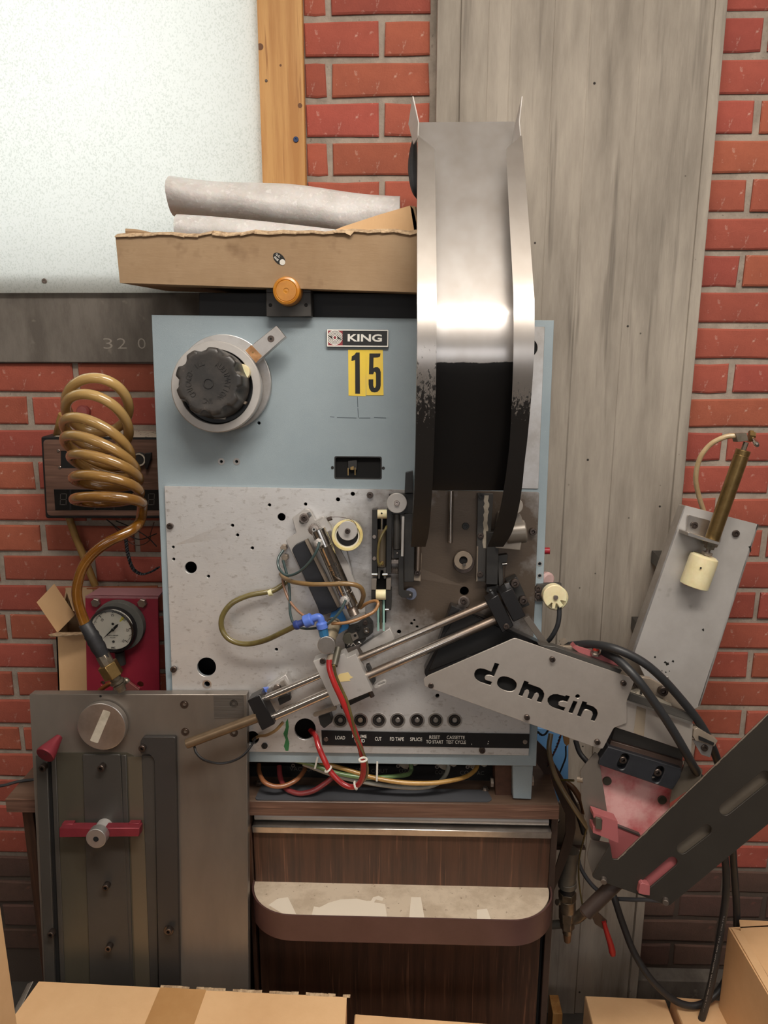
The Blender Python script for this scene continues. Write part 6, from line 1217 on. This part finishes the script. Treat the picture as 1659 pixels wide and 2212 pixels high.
# leave the last loop on its right end and sweep down left to the clamp
last = pts[-8]
pts = [p for p in pts]
while pts and not (pts[-1][0] > 306 and pts[-1][1] < 1104): pts.pop()
tail = [(304, 1122, .29), (290, 1141, .32), (266, 1155, .335), (235, 1170, .345), (203, 1194, .35), (181, 1222, .35), (169, 1255, .35), (166, 1285, .35), (173, 1318, .35), (188, 1358, .35)]
path = catmull([W.at(*p) for p in pts+tail], 4)
hk = 11.0*W.px(230, 1050, .28)
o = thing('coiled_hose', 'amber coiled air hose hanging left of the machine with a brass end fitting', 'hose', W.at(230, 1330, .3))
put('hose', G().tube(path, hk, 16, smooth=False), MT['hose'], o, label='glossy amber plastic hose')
a_, b_ = W.at(183, 1346, .35), W.at(226, 1422, .35); ax = (b_-a_).normalized(); L_ = (b_-a_).length
put('rubber_sleeve', G().lathe(a_, ax, [(.0098, 0), (.0110, .001), (.0112, L_*.3), (.0126, L_*.34), (.0116, L_*.42), (.0130, L_*.5), (.0118, L_*.58), (.0128, L_*.66), (.0112, L_*.8), (.0108, L_), (.009, L_+.001)], 28), MT['rubber'], o, label='ribbed black rubber sleeve', sharp=50)
c_ = W.at(237, 1445, .35); e_ = W.at(262, 1487, .345)
put('ferrule', G().cyl(W.at(221, 1414, .35), W.at(232, 1434, .35), .0120, 8), MT['brassg'], o, bev=.0006); put('thread', G().lathe(W.at(229, 1428, .35), ax, [(.0115, 0), (.0105, .001), (.0115, .002), (.0105, .003), (.0115, .004), (.0105, .005)], 28), MT['brassg'], o); put('hex_nut', G().cyl(W.at(231, 1434, .35), W.at(247, 1461, .35), .0175, 6), MT['brass'], o, label='large brass hexagon nut', bev=.0008)
put('nipple', G().lathe(W.at(246, 1460, .35), ax, [(.0095, 0), (.0095, .007), (.0085, .008), (.0120, .010), (.0120, .014), (.0085, .016), (.0110, .018), (.0100, .022), (.0075, .026), (.0075, .030)], 28), MT['brassg'], o)
solo('brass_cock', G().tube([W.at(262, 1472, .33), W.at(272, 1470, .335), W.at(276, 1474, .335)], .0052, 12), MT['brassg'], 'small brass drain cock beside the hose end', 'fitting')

# ================================================================ gunmetal tower in front of the desk
TL = R(4.9)
TW = Plane((0, -.362, .74), (0, -math.cos(TL), math.sin(TL)))
o = thing('slide_tower', 'tall gunmetal-grey slide plate standing in front of the left half of the desk', 'plate', TW.at(320, 2212))
tp = [(63, 1500), (533, 1500), (537, 2180), (539, 2500), (112, 2500), (97, 2180)]
put('base_plate', pr(TW, tp, 0, .019), MT['gun'], o, label='gunmetal base plate', bev=.001)
put('machined_patch', pr(TW, [(461, 1502), (526, 1502), (527, 1551), (463, 1552)], .0006, .0008), mk('ribbed_metal', '66605A', .4, .5, bump=.6, bs=160, bst=(.05, 1, 3)), o, label='finely ribbed patch')
for u, v in [(398, 1522), (505, 1520), (400, 1581), (505, 1583)]:
    put('counterbore', ring(TW, u, v, .0006, 9, 7, .001, 24), MT['scrm'], o); screw(o, TW, u, v, .0006, 6.8, .002, MT['scrm'])
put('pin_hole', disc(TW, 217, 1504, .0004, 2.6, .0006, 12), MT['void'], o)
wh = put('disc', disc(TW, 219, 1570, .016, 53, .013, 72), MT['alu_b'], o, label='polished aluminium disc with masking tape strip', bev=.0008); put('disc_rim', disc(TW, 221, 1568, .004, 53, .004, 60), MT['alu'], o)
put('tape_strip', plate(TW, rnd([(223, 1533), (239, 1539), (211, 1606), (194, 1600)], 3), .0164, .0004, bev=.00005), MT['label'], wh)
# channel parts down the plate
put('left_rail', pr(TW, [(77, 1632), (101, 1632), (132, 2500), (113, 2500)], .006, .006), MT['gun2'], o, bev=.0008); put('dark_gap', pr(TW, [(101, 1638), (110, 1638), (148, 2500), (134, 2500)], .0006, .001), MT['void'], o); put('channel_edge', pr(TW, [(110, 1632), (120, 1632), (155, 2500), (146, 2500)], .004, .004), MT['gun2'], o, bev=.0006)
put('channel_floor', pr(TW, [(120, 1626), (274, 1626), (290, 1633), (330, 2500), (155, 2500)], .0015, .0015), MT['gun3'], o)
cs = put('centre_slide', pr(TW, rnd([(178, 1630), (259, 1630), (286, 2180), (291, 2500), (210, 2500), (196, 2180)], [4, 4, 0, 0, 0, 0]), .0055, .004), MT['gun2'], o, label='dark centre slide', bev=.0008)
put('groove_edge', pr(TW, [(262, 1632), (272, 1632), (300, 2500), (290, 2500)], .004, .004), MT['gun2'], o, bev=.0006)
put('pale_strip', pr(TW, [(276, 1635), (306, 1635), (338, 2500), (306, 2500)], .0028, .002), mk('brassy_grey', '6F685A', .38, .5), o); put('right_channel', pr(TW, [(306, 1632), (328, 1632), (334, 1640), (348, 2500), (338, 2500)], .004, .004), MT['gun2'], o, bev=.0006)
put('right_rail', pr(TW, rnd([(303, 1602), (309, 1592), (376, 1592), (379, 1595), (395, 2500), (350, 2500), (333, 1640), (324, 1630), (303, 1628)], [4, 4, 2, 2, 0, 0, 8, 6, 3]), .010, .010), mk('dark_gunmetal', '403D3B', .45, .3), o, label='dark right guide rail', bev=.001)
for u, v in [(90, 1661), (217, 1661), (306, 1618), (227, 1919), (108, 2021), (233, 2051)]: screw(o, TW, u, v, .018, 7.5, .012, MT['scrm'])
put('washer', disc(TW, 364, 2011, .013, 11, .003, 24), MT['scrm'], o); screw(o, TW, 363, 2014, .024, 7.5, .010, MT['scrm'])
rbk = put('red_cross_bar', pr(TW, [(128, 1789), (301, 1789), (300, 1807), (128, 1809)], .030, .018), MT['redp'], o, label='maroon red cross bar', bev=.0006)
put('bar_end', pr(TW, [(133, 1780), (157, 1780), (157, 1800), (133, 1800)], .018, .012), MT['redp'], rbk, bev=.0005); put('bar_end', pr(TW, [(277, 1779), (301, 1779), (301, 1800), (277, 1800)], .018, .012), MT['redp'], rbk, bev=.0005)
kb = put('bar_knob', disc(TW, 207, 1812, .047, 22, .016, 48), MT['alu'], o, label='round silver knob', bev=.001, seg=2); put('bore', disc(TW, 207, 1813, .0474, 6, .0006, 18), MT['void'], kb); put('knob_stem', disc(TW, 213, 1804, .034, 18, .030, 32), MT['alu_m'], o)
rc_ = G().lathe(TW.at(128, 1592, .012), (TW.at(103, 1624, .040)-TW.at(128, 1592, .012)), [(.006, 0), (.0125, .022), (.0160, .034), (.0165, .038), (.0155, .040)], 36)
put('red_cone_knob', rc_, MT['redp'], o, label='red cone-shaped knob', sharp=28); screw(o, TW, 101, 1625, .050, 7, .008, MT['scrm'])
# cable at far left
solo('cable', G().tube([VP(-.30).at(-30, 1702), VP(-.30).at(10, 1696), VP(-.29).at(40, 1688), VP(-.28).at(75, 1684), VP(-.27).at(120, 1682)], .0028, 8), MT['cable'], 'thin black cable crossing over the left end of the desk', 'cable')
# plastic wrap beside the big box
solo('clear_wrap', G().sheet([[hp(44, 2170, .36), hp(60, 2125, .40), hp(72, 2120, .43)], [hp(20, 2205, .36), hp(40, 2165, .40), hp(62, 2140, .43)], [hp(0, 2240, .36), hp(20, 2212, .40), hp(44, 2180, .43)]], .0006), mk('clear_film', 'BFB7AC', .15, spec=.8), 'crumpled clear plastic wrap between the two foreground boxes', 'wrap')
